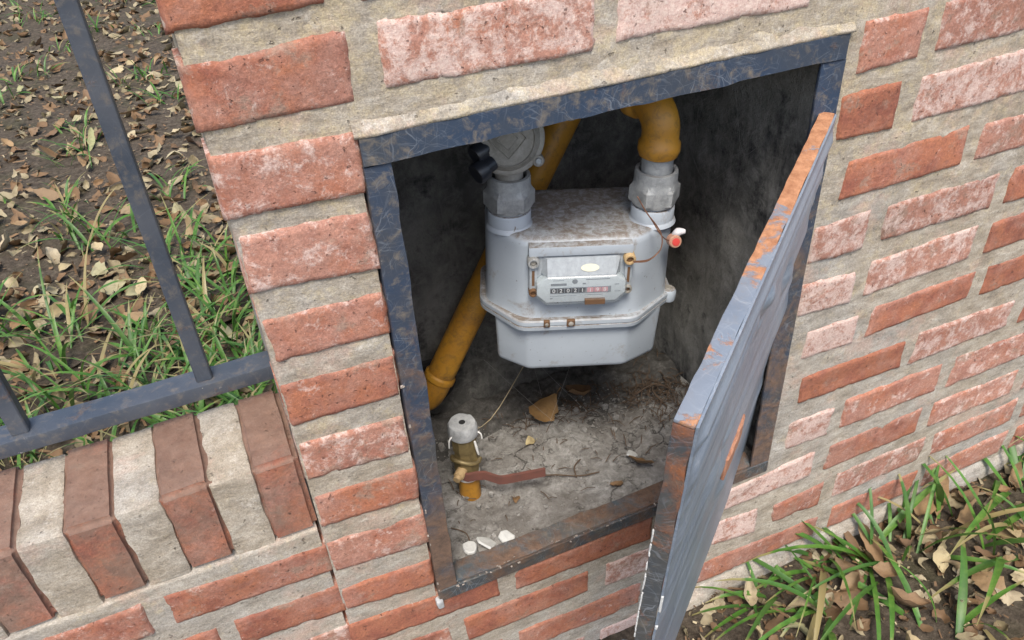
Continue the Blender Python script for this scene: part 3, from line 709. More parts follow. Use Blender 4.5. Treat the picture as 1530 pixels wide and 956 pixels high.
rings = [[(p[0] * (1 - .0 * k), p[1], z) for p in round_poly(inset_poly(lw, i), .004, 3)] for k, (z, i) in enumerate(((-.006, 0), (-.012, 0), (-.036, .0012), (-.0575, .002), (-.061, .0028), (-.063, .005), (-.064, .01), (-.0645, .03)))]
mp('lower_case', loft_me('lower_case', rings, True, 42), 'meter')
# ear lugs of the flange, right one with a screw hole
for sx, ex in ((1, .0915),):
    me = lathe_me('ear_lug', [(.0072, -.0086), (.0077, -.006), (.0077, .001), (.0064, .0036), (.0054, .004)], 22, (0, 0, 1), (ex, .0005, 0)); ear = mp('ear_lug', me, 'meter')
    link('screw', lathe_me('screw', [(.004, .0035), (.0042, .0048), (.0036, .0056), (.002, .0052)], 14, (0, 0, 1), (ex, .0005, 0)), M['cast'], ear)
for u, s in ((-.012, 1.1), (-.035, .8)):
    me = box_me('seam_clip', u - .0036 * s, u + .0036 * s, -.0475, -.044, -.003, .0048, .0007, .0004, 1); cp = mp('seam_clip', me, 'rustbolt')
    link('screw', lathe_me('screw', [(.0022 * s, 0), (.0024 * s, .001), (.0016 * s, .0016)], 10, (0, -1, 0), (u, -.0474, .001)), M['cast'], cp)
# necks and union nuts
for u in (-.0665, .0665):
    me = lathe_me('neck', [(.0222, .084), (.0212, .0866), (.0201, .088), (.0201, .0985), (.0192, .1), (.0172, .1006), (.0172, .104), (.012, .104)], 36, (0, 0, 1), (u, 0, 0)); mp('neck', me, 'meter')
    prof = [(.0172, .1022), (.0198, .1026), (.0226, .106), (.0226, .1185), (.0226, .119), (.02, .1222), (.0196, .1262), (.0196, .1325), (.0192, .135), (.0162, .1352), (.0156, .1335), (.0152, .116), (.012, .116)]
    V = []; F = []; n = 48
    for r, h in prof:
        for k in range(n):
            a = 2 * PI * k / n; hexr = r
            if .105 < h < .1195: hexr = .0204 / math.cos((a % (PI / 3)) - PI / 6)
            V.append((u + hexr * math.cos(a), hexr * math.sin(a), h))
    for i in range(len(prof) - 1):
        for k in range(n):
            a, b = i * n + k, i * n + (k + 1) % n; F.append((a, b, b + n, a + n))
    me = mesh('union_nut', V, F); autosmooth(me, 24); mp('union_nut', me, 'galv')
# index: hood, backplate, clear cover, dial, counter
u0 = -.0045
hood = poly_me('index_hood', [(u0 - .0475, .0742), (u0 + .0465, .0742), (u0 + .0465, .0838), (u0 - .0475, .0838)], -.0445, -.03, .0012); mp('index_hood', hood, 'meter')
bp_ = poly_me('index_backplate', [(u0 - .0475, .034), (u0 + .0465, .034), (u0 + .0465, .0752), (u0 - .0475, .0752)], -.0415, -.034, .001); mp('index_backplate', bp_, 'dialback')
V = [(u0 - .0335, -.0415, .0695), (u0 + .0335, -.0415, .0695), (u0 + .0335, -.053, .0565), (u0 - .0335, -.053, .0565)]
octo = [(u0 - .031, .0565), (u0 + .031, .0565), (u0 + .0405, .049), (u0 + .0405, .0375), (u0 + .032, .0285), (u0 - .032, .0285), (u0 - .0405, .0375), (u0 - .0405, .049)]
mp('dial_plate', poly_me('dial_plate', octo, -.051, -.0405, .0008), 'dial')
# sloping clear shoulder of the cover over the upper part
rg = [[(u0 - .0365, -.0405, .0728), (u0 + .0365, -.0405, .0728), (u0 + .037, -.0405, .0555), (u0 - .037, -.0405, .0555)], [(u0 - .031, -.0438, .0715), (u0 + .031, -.0438, .0715), (u0 + .031, -.0515, .0568), (u0 - .031, -.0515, .0568)]]
mp('inner_panel', loft_me('inner_panel', rg, True, 20), 'dialback')
cov = [inset_poly(octo, -.0012), octo, inset_poly(octo, .0012)]
rg = [[(p[0], y, p[1]) for p in q] for q, y in ((cov[0], -.0418), (cov[0], -.0528), (cov[1], -.0538))]
mp('clear_cover', loft_me('clear_cover', rg, True, 20), 'clear')
# counter window
ctr = mp('counter_window', poly_me('counter_window', [(u0 - .0285, .0388), (u0 + .0272, .0388), (u0 + .0272, .0447), (u0 - .0285, .0447)], -.0517, -.0505), 'ink')
def flat_text(txt, x, z, y, size, mat, par, nm='digit', rot=0):
    cu = bpy.data.curves.new('t', 'FONT'); cu.body = txt; cu.size = size; cu.align_x = 'CENTER'; cu.align_y = 'CENTER'; cu.extrude = .00008
    o = bpy.data.objects.new('t', cu); sc.collection.objects.link(o); dg = bpy.context.evaluated_depsgraph_get(); dg.update()
    me = bpy.data.meshes.new_from_object(o.evaluated_get(dg)); bpy.data.objects.remove(o); bpy.data.curves.remove(cu)
    me.transform(Matrix.Rotation(R(90), 4, 'X')); me.materials.clear()
    return link(nm, me, M[mat], par, (x, y, z))
for k in range(8):
    xx = u0 - .0252 + k * .00655 + (.0008 if k > 4 else 0)
    dm = 'drum' if k < 5 else 'drumred'
    d_ = link('drum', poly_me('drum', [(xx - .0029, .0393), (xx + .0029, .0393), (xx + .0029, .0442), (xx - .0029, .0442)], -.0519, -.0512), M[dm], ctr)
    flat_text('02021198'[k], xx, .0417, -.05205, .0056, 'digit', ctr)
def pr_bar(x0, x1, z0, z1, mat='ink', nm='print_line', y=-.05115):
    mp(nm, poly_me(nm, [(u0 + x0, z0), (u0 + x1, z0), (u0 + x1, z1), (u0 + x0, z1)], y, -.0505), mat)
pr_bar(-.028, -.0135, .0468, .0492); pr_bar(.004, .026, .0522, .0529); pr_bar(-.026, -.016, .0522, .0526); pr_bar(-.0285, -.004, .0355, .0359); pr_bar(-.0285, -.026, .0325, .0335)
pr_bar(.003, .02, .0357, .0361); pr_bar(.0305, .0345, .046, .0468); pr_bar(.0305, .036, .0385, .0391); pr_bar(.001, .004, .0475, .049)
mp('print_mark', lathe_me('print_mark', [(.0026, 0), (.0026, .0003)], 14, (0, -1, 0), (u0 - .006, -.0508, .0508)), 'ink')
mp('cover_notch', poly_me('cover_notch', [(u0 + .0035, .0272), (u0 + .022, .0272), (u0 + .022, .0322), (u0 + .0035, .0322)], -.0546, -.05), 'rustbolt')
mp('oval_sticker', None or poly_me('oval_sticker', [(u0 + .0075 + .0083 * math.cos(a), .0612 + .0036 * math.sin(a)) for a in np.linspace(0, 2 * PI, 25)[:-1]], -.0002, .0002), 'sticker')
ST_C = Vector((u0 + .0075, 0, .0612)); ST_M = Matrix.Translation((u0 + .0075, -.0487, .0636)) @ Matrix.Rotation(R(-28), 4, 'X') @ Matrix.Translation(-ST_C); bpy.data.objects['oval_sticker'].data.transform(ST_M)
st = bpy.data.objects['oval_sticker']; st.location = (0, 0, 0)
for k in range(4):
    pass
# cover straps and screws
for sx, m_ in ((-1, 'cast'), (1, 'cast')):
    x = u0 + sx * .0435
    mp('cover_strap', poly_me('cover_strap', [(x - .0035, .036), (x + .0035, .036), (x + .0035, .0715), (x - .0035, .0715)], -.0455, -.0405, .001), 'dialback')
    mp('strap_slot', poly_me('strap_slot', [(x - .0012, .0445), (x + .0012, .0445), (x + .0012, .0605), (x - .0012, .0605)], -.0459, -.0453), 'rustbolt')
    for zz, rr, mt in ((.0695, .0055, 'galv' if sx < 0 else 'tan'), (.0375, .0042, 'rustbolt' if sx < 0 else 'cast')):
        sl_ = mp('bolt_sleeve', lathe_me('bolt_sleeve', [(rr, -.004), (rr, .005), (rr * .88, .0062), (rr * .62, .0062), (rr * .58, .003)], 22, (0, -1, 0), (x, -.0425, zz)), mt)
        link('screw', lathe_me('screw', [(rr * .56, 0), (rr * .56, .0032), (rr * .4, .0042)], 12, (0, -1, 0), (x, -.0425, zz)), M['rustbolt' if mt != 'galv' else 'cast'], sl_)
mw = met.matrix_basis.copy(); mw = Matrix.LocRotScale(met.location, met.rotation_euler, None)
def MW(u, v, z): return mw @ Vector((u, -v, z - .25))      # meter frame -> world

# ------------------------------------------------------------------ pipework (world space, each its own thing)
def wthing(name, label, cat, at): return thing(name, label, cat, tuple(at))
def wl(nm, me, mat, par):            # mesh in world coordinates under an unrotated empty
    me.transform(Matrix.Translation(-Vector(par.location))); return link(nm, me, M[mat], par)
# right elbow above the meter
b0 = MW(.0665, 0, .383); el = wthing('pipe_elbow', 'yellow painted pipe elbow above the right nut of the meter', 'pipe fitting', b0)
upv = (MW(.0665, 0, .484) - b0).normalized()
wl('nipple', lathe_me('nipple', [(.0142, -.01), (.0142, .014), (.0136, .0145), (.0136, .024)], 28, upv, b0), 'galv', el)
back = (MW(-.05, -.08, .25) - MW(0, 0, .25)).normalized()
c0 = b0 + upv * .016
pts = [c0, c0 + upv * .004, c0 + upv * .005, c0 + upv * .012, c0 + upv * .014, c0 + upv * .022]
rad = [.0172, .0186, .0189, .0185, .0166, .0164]
cen = c0 + upv * .02 + back * .02
for a in np.linspace(0, PI / 2, 9)[1:]:
    pts.append(cen - back * .02 * math.cos(a) + upv * .02 * math.sin(a) * 1.15); rad.append(.0166)
e_ = pts[-1]
for d_, r_ in ((.004, .0166), (.006, .0184), (.016, .0186), (.018, .0172)): pts.append(e_ + back * d_); rad.append(r_)
wl('elbow', tube_me('elbow', pts, rad, 32, True, 1), 'yellow', el)
wl('branch_pipe', tube_me('branch_pipe', [e_ + back * .014, e_ + back * .05, e_ + back * .085], .0145, 20, True, 1), 'yellow', el)
# slanting yellow pipe along the back wall
y_ = .214
def on(z): return Vector(((.0248 + .507 * z) / .86, y_, z))
pp = wthing('gas_pipe', 'dirty yellow gas pipe slanting up behind the meter against the back wall', 'pipe', on(.08))
wl('pipe', tube_me('pipe', [on(.098), on(.2), on(.35), on(.51)], .0163, 28, True, 1), 'yellow', pp)
wl('coupling', lathe_me('coupling', [(.0168, -.002), (.0186, 0), (.0188, .005), (.0184, .0065), (.0168, .008)], 28, on(.2) - on(.1), on(.097)), 'yellow', pp)
q0 = on(.099); dn = (on(.09) - on(.2)).normalized()
wl('bend', tube_me('bend', [q0, q0 + dn * .018, q0 + dn * .034 + Vector((0, .006, 0)), q0 + dn * .042 + Vector((0, .022, 0)), q0 + dn * .044 + Vector((0, .05, 0))], [.0166, .0166, .0166, .0162, .016], 26, True, 5), 'yellow', pp)
hl = on(.075) + Vector((.008, .0, -.004))
# ring of broken plaster round the pipe hole
me = lathe_me('wall_hole', [(.03, -.006), (.034, -.001), (.0335, .004)], 22, (0, -1, 0), (hl.x, .243, hl.z)); tag(link('wall_hole', me, M['hole']), 'dark broken hole in the back wall where the slanting yellow pipe enters', 'hole')
# regulator above the left nut
rc = MW(-.068, .002, .4205); rg_ = wthing('gas_regulator', 'round grey die cast gas regulator with black vents above the left nut', 'regulator', rc)
fr_ = (MW(-.068, .062, .4365) - rc).normalized()
wl('outlet', lathe_me('outlet', [(.0128, -.012), (.0128, .03)], 24, (MW(-.0665, 0, .45) - MW(-.0665, 0, .35)), MW(-.0665, 0, .377)), 'cast', rg_)
wl('housing', lathe_me('housing', [(.02, -.022), (.029, -.018), (.031, -.008), (.031, -.001), (.0325, 0), (.0325, .004), (.031, .005), (.0285, .005), (.0265, .009), (.0235, .0115), (.0225, .0105), (.012, .0112), (.002, .0115)], 44, fr_, rc), 'cast', rg_)
sidev = fr_.cross(Vector((0, 0, 1))).normalized(); upr = sidev.cross(fr_).normalized()
# raised lozenge ribs on the face
for s_ in (.009, .016):
    a_ = [rc + fr_ * .0112 + sidev * s_, rc + fr_ * .0112 + upr * s_ * 1.05, rc + fr_ * .0112 - sidev * s_, rc + fr_ * .0112 - upr * s_ * 1.05]
    wl('lozenge_rib', tube_me('lozenge_rib', a_ + [a_[0]], .0006, 6, True, 1), 'cast', rg_)
for k, a_ in enumerate((R(-50), R(40), R(130), R(-140))):
    pz = rc + (sidev * math.cos(a_) + upr * math.sin(a_)) * .0335
    lug = wl('lug', lathe_me('lug', [(.005, -.008), (.0055, -.006), (.0055, .004), (.0045, .0055)], 16, fr_, pz), 'cast', rg_)
    s2 = lathe_me('screw', [(.0032, .0052), (.0032, .0075), (.0024, .0082)], 6, fr_, pz, smooth=False); s2.transform(Matrix.Translation(-Vector(rg_.location))); link('screw', s2, M['galv'], lug)
kd = (MW(-.12, .04, .40) - rc).normalized()
for off, rr in ((Vector((0, 0, -.004)), .0098), (upr * .011 + fr_ * -.006, .009)):
    o_ = rc + kd * .024 + off + (-upr * .008)
    wl('vent_cap', lathe_me('vent_cap', [(rr * .7, -.006), (rr * .75, .003), (rr, .0035), (rr, .012), (rr * .9, .0135), (rr * .5, .0128)], 22, kd, o_), 'black', rg_)
# small cap peeping out below the frame between regulator and slanting pipe
cp = MW(-.012, -.01, .44); pt_ = wthing('pipe_plug', 'small shiny steel plug half hidden under the top frame bar', 'plug', cp)
wl('plug_body', lathe_me('plug_body', [(.004, -.014), (.0085, -.012), (.0095, -.006), (.0095, .006), (.006, .009)], 20, (.5, -.3, -1), cp), 'galv', pt_)
wl('plug_stem', lathe_me('plug_stem', [(.005, -.05), (.005, 0)], 14, (.5, -.3, -1), cp), 'galv', pt_)

# shut-off valve standing on the floor
vb = Vector((.079, .114, .004)); vv = wthing('shutoff_valve', 'capped brass shutoff valve with a red brown lever rising from the floor', 'valve', vb)
lv = lambda nm, prof, mat, n=24, par=None: wl(nm, lathe_me(nm, prof, n, (0, 0, 1), vb), mat, vv)
lv('riser', [(.0122, -.01), (.0122, .032)], 'yellow', 28)
lv('thread_tape', [(.0118, .03), (.0136, .0315), (.0134, .0385), (.011, .0405)], 'white', 28)
lv('valve_body', [(.0105, .037), (.0135, .04), (.0145, .046), (.0145, .058), (.0128, .064), (.0125, .074), (.0138, .0745), (.0138, .096), (.0128, .098)], 'brass', 8)
cap = lathe_me('end_cap', [(.0142, .0935), (.0158, .095), (.0162, .1), (.0158, .1085), (.0145, .1108), (.0036, .1112), (.0034, .104)], 40, (0, 0, 1), vb)
for v in cap.vertices:
    d_ = v.co - vb; f_ = fbm(d_.x * 150, d_.y * 150, d_.z * 150, 3, 3); v.co += Vector((d_.x * .09 * f_, d_.y * .09 * f_, .0012 * f_))
wl('end_cap', cap, 'conc', vv)
lv('cap_hole', [(.0036, .1), (.0036, .1113)], 'hole', 12)
wl('stem', lathe_me('stem', [(.006, -.002), (.006, .01), (.0042, .011), (.0042, .015)], 14, (-.8, -.75, -.1), vb + Vector((-.0085, -.0085, .05))), 'tan', vv)
hp = [(.064, .106, .0505), (.073, .0975, .0485), (.083, .0965, .0475), (.092, .094, .0465), (.104, .082, .045), (.11, .0795, .045), (.154, .0695, .046)]
V = []; F = []
for i, p in enumerate(hp):
    p = Vector(p); d_ = (Vector(hp[min(i + 1, 6)]) - Vector(hp[max(i - 1, 0)])).normalized(); nn = d_.cross(Vector((0, 0, 1))).normalized(); hh = Vector((0, 0, .0062 if i else .0055))
    for a_, b_ in ((1, 1), (-1, 1), (-1, -1), (1, -1)): V.append(p + nn * .0016 * a_ + hh * b_)
for i in range(6):
    for k in range(4): F.append((i * 4 + k, i * 4 + (k + 1) % 4, i * 4 + 4 + (k + 1) % 4, i * 4 + 4 + k))
F += [(3, 2, 1, 0), (24, 25, 26, 27)]
me = mesh('lever', V, F); bm = bmesh.new(); bm.from_mesh(me); bmesh.ops.recalc_face_normals(bm, faces=bm.faces[:]); bmesh.ops.bevel(bm, geom=bm.edges[:], offset=.0006, segments=2, affect='EDGES'); bm.to_mesh(me); bm.free(); autosmooth(me, 40)
wl('lever', me, 'lever', vv)
wl('lever_collar', tube_me('lever_collar', [(vb.x + .0155 * math.cos(a), vb.y + .0155 * math.sin(a), vb.z + .062 + .004 * math.sin(a * 2)) for a in np.linspace(R(150), R(330), 9)], .0026, 8, True, 2), 'brass', vv)
for a_, h_ in ((R(200), .013), (R(-35), .01)):
    p = vb + Vector((.0155 * math.cos(a_), .0155 * math.sin(a_), .1))
    wl('tape_end', tube_me('tape_end', [p, p + Vector((.004 * math.cos(a_), .004 * math.sin(a_), -.003)), p + Vector((.005 * math.cos(a_), .004 * math.sin(a_), -h_))], .0009, 6, True, 3), 'white', vv)
wl('tape_end', tube_me('tape_end', [vb + Vector((.008, -.0122, .09)), vb + Vector((.009, -.0135, .08)), vb + Vector((.0105, -.013, .07))], [.0012, .0016, .0011], 6, True, 3), 'white', vv)

# wire and lead seal on the meter
sp = MW(.0817, .03, .327); sl2 = wthing('security_seal', 'small red security seal hanging on twisted copper wire at the meter front', 'seal', sp)
def wire(ps, r=.0006): wl('wire', tube_me('wire', [MW(*p) for p in ps], r, 6, True, 6), 'copper', sl2)
wire([(.0463, .0215, .369), (.052, .029, .36), (.0588, .035, .351), (.0655, .041, .341), (.073, .036, .332), (.079, .031, .328)])
wire([(.047, .0225, .368), (.0535, .032, .358), (.0615, .038, .349), (.0662, .043, .341), (.0655, .05, .334), (.0612, .054, .329), (.053, .056, .324), (.0405, .052, .3205)])
wire([(.0625, .0545, .331), (.057, .0565, .3265), (.051, .0562, .3225), (.041, .0535, .3205)])
sa = (MW(.09, .09, .345) - MW(.0817, .03, .327)).normalized()
wl('seal_body', lathe_me('seal_body', [(.0052, -.005), (.006, -.004), (.006, .004), (.0052, .005)], 20, sa, sp), 'sealbody', sl2)
wl('seal_face', lathe_me('seal_face', [(.0036, .0048), (.0036, .0058), (.0024, .006)], 16, sa, sp), 'red', sl2)
tg = tube_me('seal_tag', [sp - sa * .004 + Vector((0, 0, .003)), sp + Vector((.004, 0, .008)), sp + Vector((.0095, -.003, .0085))], [.002, .0042, .002], 8, True, 4); wl('seal_tag', tg, 'sealclear', sl2)

# ------------------------------------------------------------------ ground, litter, grass
def ground_z(x, y): return -.2 + .012 * fbm(x * 4, y * 4, 1., 77, 4) + np.where(np.asarray(y) < 0, -.006, 0)
gx = np.concatenate([[-60, -20, -8, -4], np.linspace(-2.4, 2.0, 150), [4, 8, 20, 60]]); gy = np.concatenate([[-60, -20, -6, -2], np.linspace(-1., 4.6, 170), [7, 12, 25, 60]])
X, Y = np.meshgrid(gx, gy); Z = ground_z(X, Y); W = len(gx)
F = [(j * W + i, j * W + i + 1, (j + 1) * W + i + 1, (j + 1) * W + i) for j in range(len(gy) - 1) for i in range(W - 1)]
g = link('ground', mesh('ground', np.stack([X, Y, Z], -1).reshape(-1, 3), F, True), M['soil']); g['kind'] = 'structure'
def leaf_me(L, Wd, curl, fold, seed):
    rn = random.Random(seed); n = 7; V = []; F = []
    for i in range(n + 1):
        t = i / n; w_ = Wd * (math.sin(PI * min(1, t * .97 + .02)) ** .75) * (1 - .25 * t) + .0006
        z = curl * (t - .5) ** 2 * 4 * L; tw = rn.uniform(-.15, .15)
        for k, s_ in enumerate((-1, -.5, 0, .5, 1)):
            V.append((t * L - L / 2, w_ * s_ * (1 + rn.uniform(-.25, .2)), z + fold * abs(s_) * w_ + tw * s_ * w_ + rn.uniform(-.11, .11) * Wd))
    for i in range(n):
        for k in range(4): F.append((i * 5 + k, i * 5 + k + 1, i * 5 + 6 + k, i * 5 + 5 + k))
    V += [(L / 2, 0, V[-3][2]), (L / 2 + L * .2, .001, V[-3][2] + .004), (L / 2 + L * .2, -.001, V[-3][2] + .004)]
    F.append((len(V) - 3, len(V) - 2, len(V) - 1))
    return mesh('fallen_leaf', V, F, True)
LM = [leaf_me(L, Wd, c, f, i) for i, (L, Wd, c, f) in enumerate([(.05, .018, .14, .5), (.058, .022, -.1, .35), (.042, .017, .22, .8), (.066, .018, .08, .25), (.036, .016, -.18, .6), (.055, .024, .12, -.35), (.03, .011, .35, .9), (.074, .011, .1, .4), (.045, .024, -.25, .15), (.038, .02, .4, -.5), (.062, .016, .3, 1.), (.05, .013, -.3, .7)])]
def put_leaf(x, y, label, group, s=1., z=None, mat='leaf', tilt=.35):
    me = random.choice(LM)
    o = link('fallen_leaf', me, M[mat], None, (x, y, float(ground_z(x, y)) + .006 + random.uniform(0, .014) if z is None else z))
    o.rotation_euler = (random.gauss(0, tilt), random.gauss(0, tilt), random.uniform(0, 2 * PI)); o.scale = (s,) * 3
    return tag(o, label, 'leaf', group)
def garden_xy(p=1.4, far=2.6):
    y = .2 + far * random.random() ** p; return -.06 - random.random() * (.62 + y * .07), y
for k in range(212):
    x, y = garden_xy()
    put_leaf(x, y, 'dry tan and brown fallen leaf in the garden behind the low wall', 'fallen leaves behind the low wall', random.uniform(.65, 1.2), tilt=.45)
for k in range(88):
    x = random.uniform(.27, 1.15); y = -.014 - random.random() ** 1.3 * .3
    put_leaf(x, y, 'curled brown fallen leaf at the foot of the wall by the open door', 'fallen leaves in front of the wall', random.uniform(.5, 1.0), tilt=.5)
def leaf_mass(name, n, fn, mat, label, smin, smax):
    V = []; F = []
    base = [(np.array([v.co for v in m.vertices]), [tuple(p.vertices) for p in m.polygons]) for m in LM]
    for _ in range(n):
        x, y = fn(); P, fs = random.choice(base); E_ = Euler((random.gauss(0, .5), random.gauss(0, .5), random.uniform(0, 6.28))).to_matrix(); s_ = random.uniform(smin, smax)
        Q = P @ np.array(E_).T * s_ + np.array([x, y, float(ground_z(x, y)) + random.uniform(0, .006)]); b = len(V)
        V.extend(Q.tolist()); F.extend([tuple(i + b for i in f) for f in fs])
    o = link(name, mesh(name, V, F, True), M[mat]); o['kind'] = 'stuff'; o['label'] = label
leaf_mass('leaf_litter', 900, lambda: garden_xy(1.25, 5.), 'leafdark', 'bed of brown leaf litter on the garden soil behind the low wall', .5, 1.0)
leaf_mass('leaf_litter', 1000, lambda: garden_xy(1.25, 5.), 'leafpale', 'paler leaf litter strewn over the garden soil behind the low wall', .45, .95)
leaf_mass('leaf_litter', 420, lambda: (random.uniform(.25, 1.3), -.01 - random.random() ** 1.2 * .4), 'leafpale', 'pale leaf litter on the soil along the foot of the wall', .22, .6)
leaf_mass('leaf_litter', 330, lambda: (random.uniform(.25, 1.3), -.01 - random.random() ** 1.2 * .4), 'leafdark', 'brown leaf litter on the soil along the foot of the wall', .22, .65)
# fine litter nobody could count
def litter(name, n, fn, smin, smax, mat, kindlong=.15):
    V = []; F = []
    for _ in range(n):
        x, y = fn(); z = float(0) ; s = random.uniform(smin, smax); a = random.uniform(0, 2 * PI); l = s * (random.uniform(1.5, 5) if random.random() < kindlong else 1)
        c, sn = math.cos(a), math.sin(a); b = len(V); t = random.uniform(-.6, .6) * s; t2 = random.uniform(-.5, .5) * s
        for dx, dy, dz in ((-l, -s * .5, 0), (l, -s * .4, t), (l * .8, s * .5, t + t2), (-l * .9, s * .6, t2)): V.append([x + dx * c - dy * sn, y + dx * sn + dy * c, s * .5 + dz])
        F.append((b, b + 1, b + 2, b + 3))
    V = np.array(V); return V, F
def rnd_garden():
    y = .12 + 3. * random.random() ** 1.5; return -.0 - random.random() * (.6 + y * .28), y
def rnd_front(): return random.uniform(.2, 1.4), -.01 - random.random() ** 1.2 * .5
for nm, n, fn, a_, b_, mt in (('leaf_crumbs', 2600, rnd_garden, .002, .006, 'leafdark'), ('leaf_crumbs', 1300, rnd_front, .001, .0035, 'leafdark'), ('straw_bits', 500, rnd_garden, .0012, .0035, 'straw'), ('straw_bits', 300, rnd_front, .0012, .003, 'straw')):
    V, F = litter(nm, n, fn, a_, b_, mt); V[:, 2] += ground_z(V[:, 0], V[:, 1]) + rng.uniform(0, .008, len(V) // 4).repeat(4)
    o = link(nm, mesh(nm, V, F), M[mt]); o['kind'] = 'stuff'; o['label'] = ('crumbled leaf litter' if 'crumb' in nm else 'pale straw bits') + (' on the soil behind the low wall' if fn is rnd_garden else ' along the wall foot near the door'); 
TIP = []; TINT = []
def blade(V, F, p, d, L, w_, droop, n=8, tw=0.):
    """one folded, arching grass blade"""
    d = Vector(d).normalized(); side = d.cross(Vector((0, 0, 1))); side = side.normalized() if side.length > .01 else Vector((1, 0, 0))
    tn = random.random(); pos = Vector(p); b = len(V); hor = Vector((d.x, d.y, 0)); hor = hor.normalized() if hor.length > .01 else Vector((0, 1, 0))
    el = math.asin(max(-1, min(1, d.z)))
    for i in range(n + 1):
        t = i / n; e = el - droop * t ** 1.4; dd = hor * math.cos(e) + Vector((0, 0, math.sin(e)))
        ww = w_ * (.55 + .45 * min(1, t * 4)) * (1 - t ** 2.6) + .0003
        up = side.cross(dd)
        sv = side * math.cos(tw * t) + up * math.sin(tw * t)
        V.append(pos + sv * ww + up * ww * .3); V.append(pos); V.append(pos - sv * ww + up * ww * .3); TIP.extend([t] * 3); TINT.extend([tn] * 3)
        pos = pos + dd * L / n
    for i in range(n):
        a = b + i * 3; F.append((a, a + 1, a + 4, a + 3)); F.append((a + 1, a + 2, a + 5, a + 4))
def tuft(x, y, n, L, w_, spread, label, group, lean=None, up=(.5, 1.4), droop=(.6, 1.9)):
    V = []; F = []; TIP.clear(); TINT.clear()
    for _ in range(n):
        a = random.uniform(0, 2 * PI) if lean is None else lean + random.gauss(0, .75); e = random.uniform(*up)
        blade(V, F, (random.gauss(0, spread * 1.6), random.gauss(0, spread * 1.3), -.004), (math.cos(a) * math.cos(e), math.sin(a) * math.cos(e), math.sin(e)), L * random.uniform(.55, 1.1), w_ * random.uniform(.35, 1.1), random.uniform(*droop), 8, random.uniform(-.6, .6))
    me = mesh('grass_tuft', V, F, True)
    for nm_, dt in (('tip', TIP), ('tint', TINT)): me.attributes.new(nm_, 'FLOAT', 'POINT').data.foreach_set('value', dt)
    o = link('grass_tuft', me, M['grass'], None, (x, y, float(ground_z(x, y))))
    return tag(o, label, 'grass tuft', group)
gl_ = 'green grass tuft close behind the railing of the low wall'; gfar = 'small green grass tuft farther back among the fallen leaves'
for x, y in ((-.14, .62), (-.12, .7), (-.17, .66), (-.2, .6), (-.26, .62), (-.34, .6), (-.15, .85), (-.1, 1.0), (-.28, .95), (-.42, .8), (-.5, .68), (-.22, 1.2), (-.55, 1.05), (-.36, 1.35), (-.13, .5), (-.22, .47), (-.33, .45), (-.45, .5), (-.6, .8), (-.3, .74), (-.18, .35), (-.3, .33), (-.43, .36), (-.13, .78), (-.19, .75), (-.16, .92), (-.1, .57), (-.24, .86), (-.2, 1.04), (-.12, 1.15), (-.38, .72), (-.31, .84), (-.48, .9), (-.56, .75), (-.43, 1.0)):
    tuft(x, y, random.randint(13, 20), random.uniform(.12, .22), .0042, .018, gl_, 'grass tufts close behind the railing')
for _ in range(34):
    y = 1.1 + 3. * random.random(); x = -.1 - random.random() * (.55 + y * .07)
    tuft(x, y, random.randint(6, 12), random.uniform(.07, .16), .0035, .02, gfar, 'grass tufts farther back in the garden')
for x, y, n, L, w_, ln, lb, gp in (
        (.48, -.035, 7, .2, .004, R(172), 'long arching grass tuft leaning left toward the open door', None),
        (.47, -.09, 8, .2, .0042, R(185), 'low grass tuft with broad blades lying across leaves near the door foot', None),
        (.53, -.022, 9, .2, .0036, R(160), 'upright grass tuft against the wall foot a little right of the frame post', None),
        (.41, -.05, 8, .16, .0036, R(165), 'bright grass tuft closest to the open door, its blades reaching left', None),
        (.56, -.06, 11, .21, .004, R(150), 'tall leaning grass tuft a step right of the frame post, blades over the brick', None),
        (.4, -.028, 5, .07, .002, None, 'short thin grass sprouting beside the cement footing behind the door', None)):
    tuft(x, y, n, L, w_, .01, lb, gp, ln, (.2, 1.0), (.5, 1.5))
gf = 'green grass tuft growing along the wall foot well right of the cabinet'
for x, y, n, L, w_ in ((.6, -.06, 9, .19, .0048), (.68, -.03, 10, .2, .0045), (.6, -.16, 7, .17, .005), (.74, -.1, 11, .2, .005), (.84, -.04, 11, .22, .005), (.96, -.1, 12, .22, .005), (1.08, -.04, 12, .22, .005)):
    tuft(x, y, n, L, w_, .014, gf, 'grass tufts along the wall right of the cabinet', None, (.3, 1.3), (.5, 1.7))

# ------------------------------------------------------------------ debris on the cabinet floor
def fz(x, y): return .007
def flake(x, y, s, label, mat='plast', seed=0, h=.003, nm='plaster_flake', cat='flake', tilt=.15):
    rn = random.Random(seed); n = 9; pts = [(s * rn.uniform(.65, 1.1) * math.cos(2 * PI * k / n), s * rn.uniform(.6, 1.05) * math.sin(2 * PI * k / n)) for k in range(n)]
    V = [(a, b, 0) for a, b in pts] + [(a * .94, b * .94, h + rn.uniform(-.0005, .0005)) for a, b in pts]
    F = [(k, (k + 1) % n, n + (k + 1) % n, n + k) for k in range(n)] + [tuple(range(n, 2 * n)), tuple(range(n - 1, -1, -1))]
    me = mesh(nm, V, F); bm = bmesh.new(); bm.from_mesh(me); bmesh.ops.bevel(bm, geom=bm.edges[:], offset=h * .2, segments=1, affect='EDGES'); bm.to_mesh(me); bm.free()
    o = link(nm, me, M[mat], None, (x, y, fz(x, y) + .0055)); o.rotation_euler = (rn.gauss(0, tilt), rn.gauss(0, tilt), rn.uniform(0, 6))
    return tag(o, label, cat)
flake(.067, .033, .0125, 'larger white plaster flake lying on the sill near the left frame post', seed=3, tilt=.35)
flake(.0895, .03, .0105, 'white angular plaster flake right beside the larger flake on the sill', seed=5, tilt=.25)
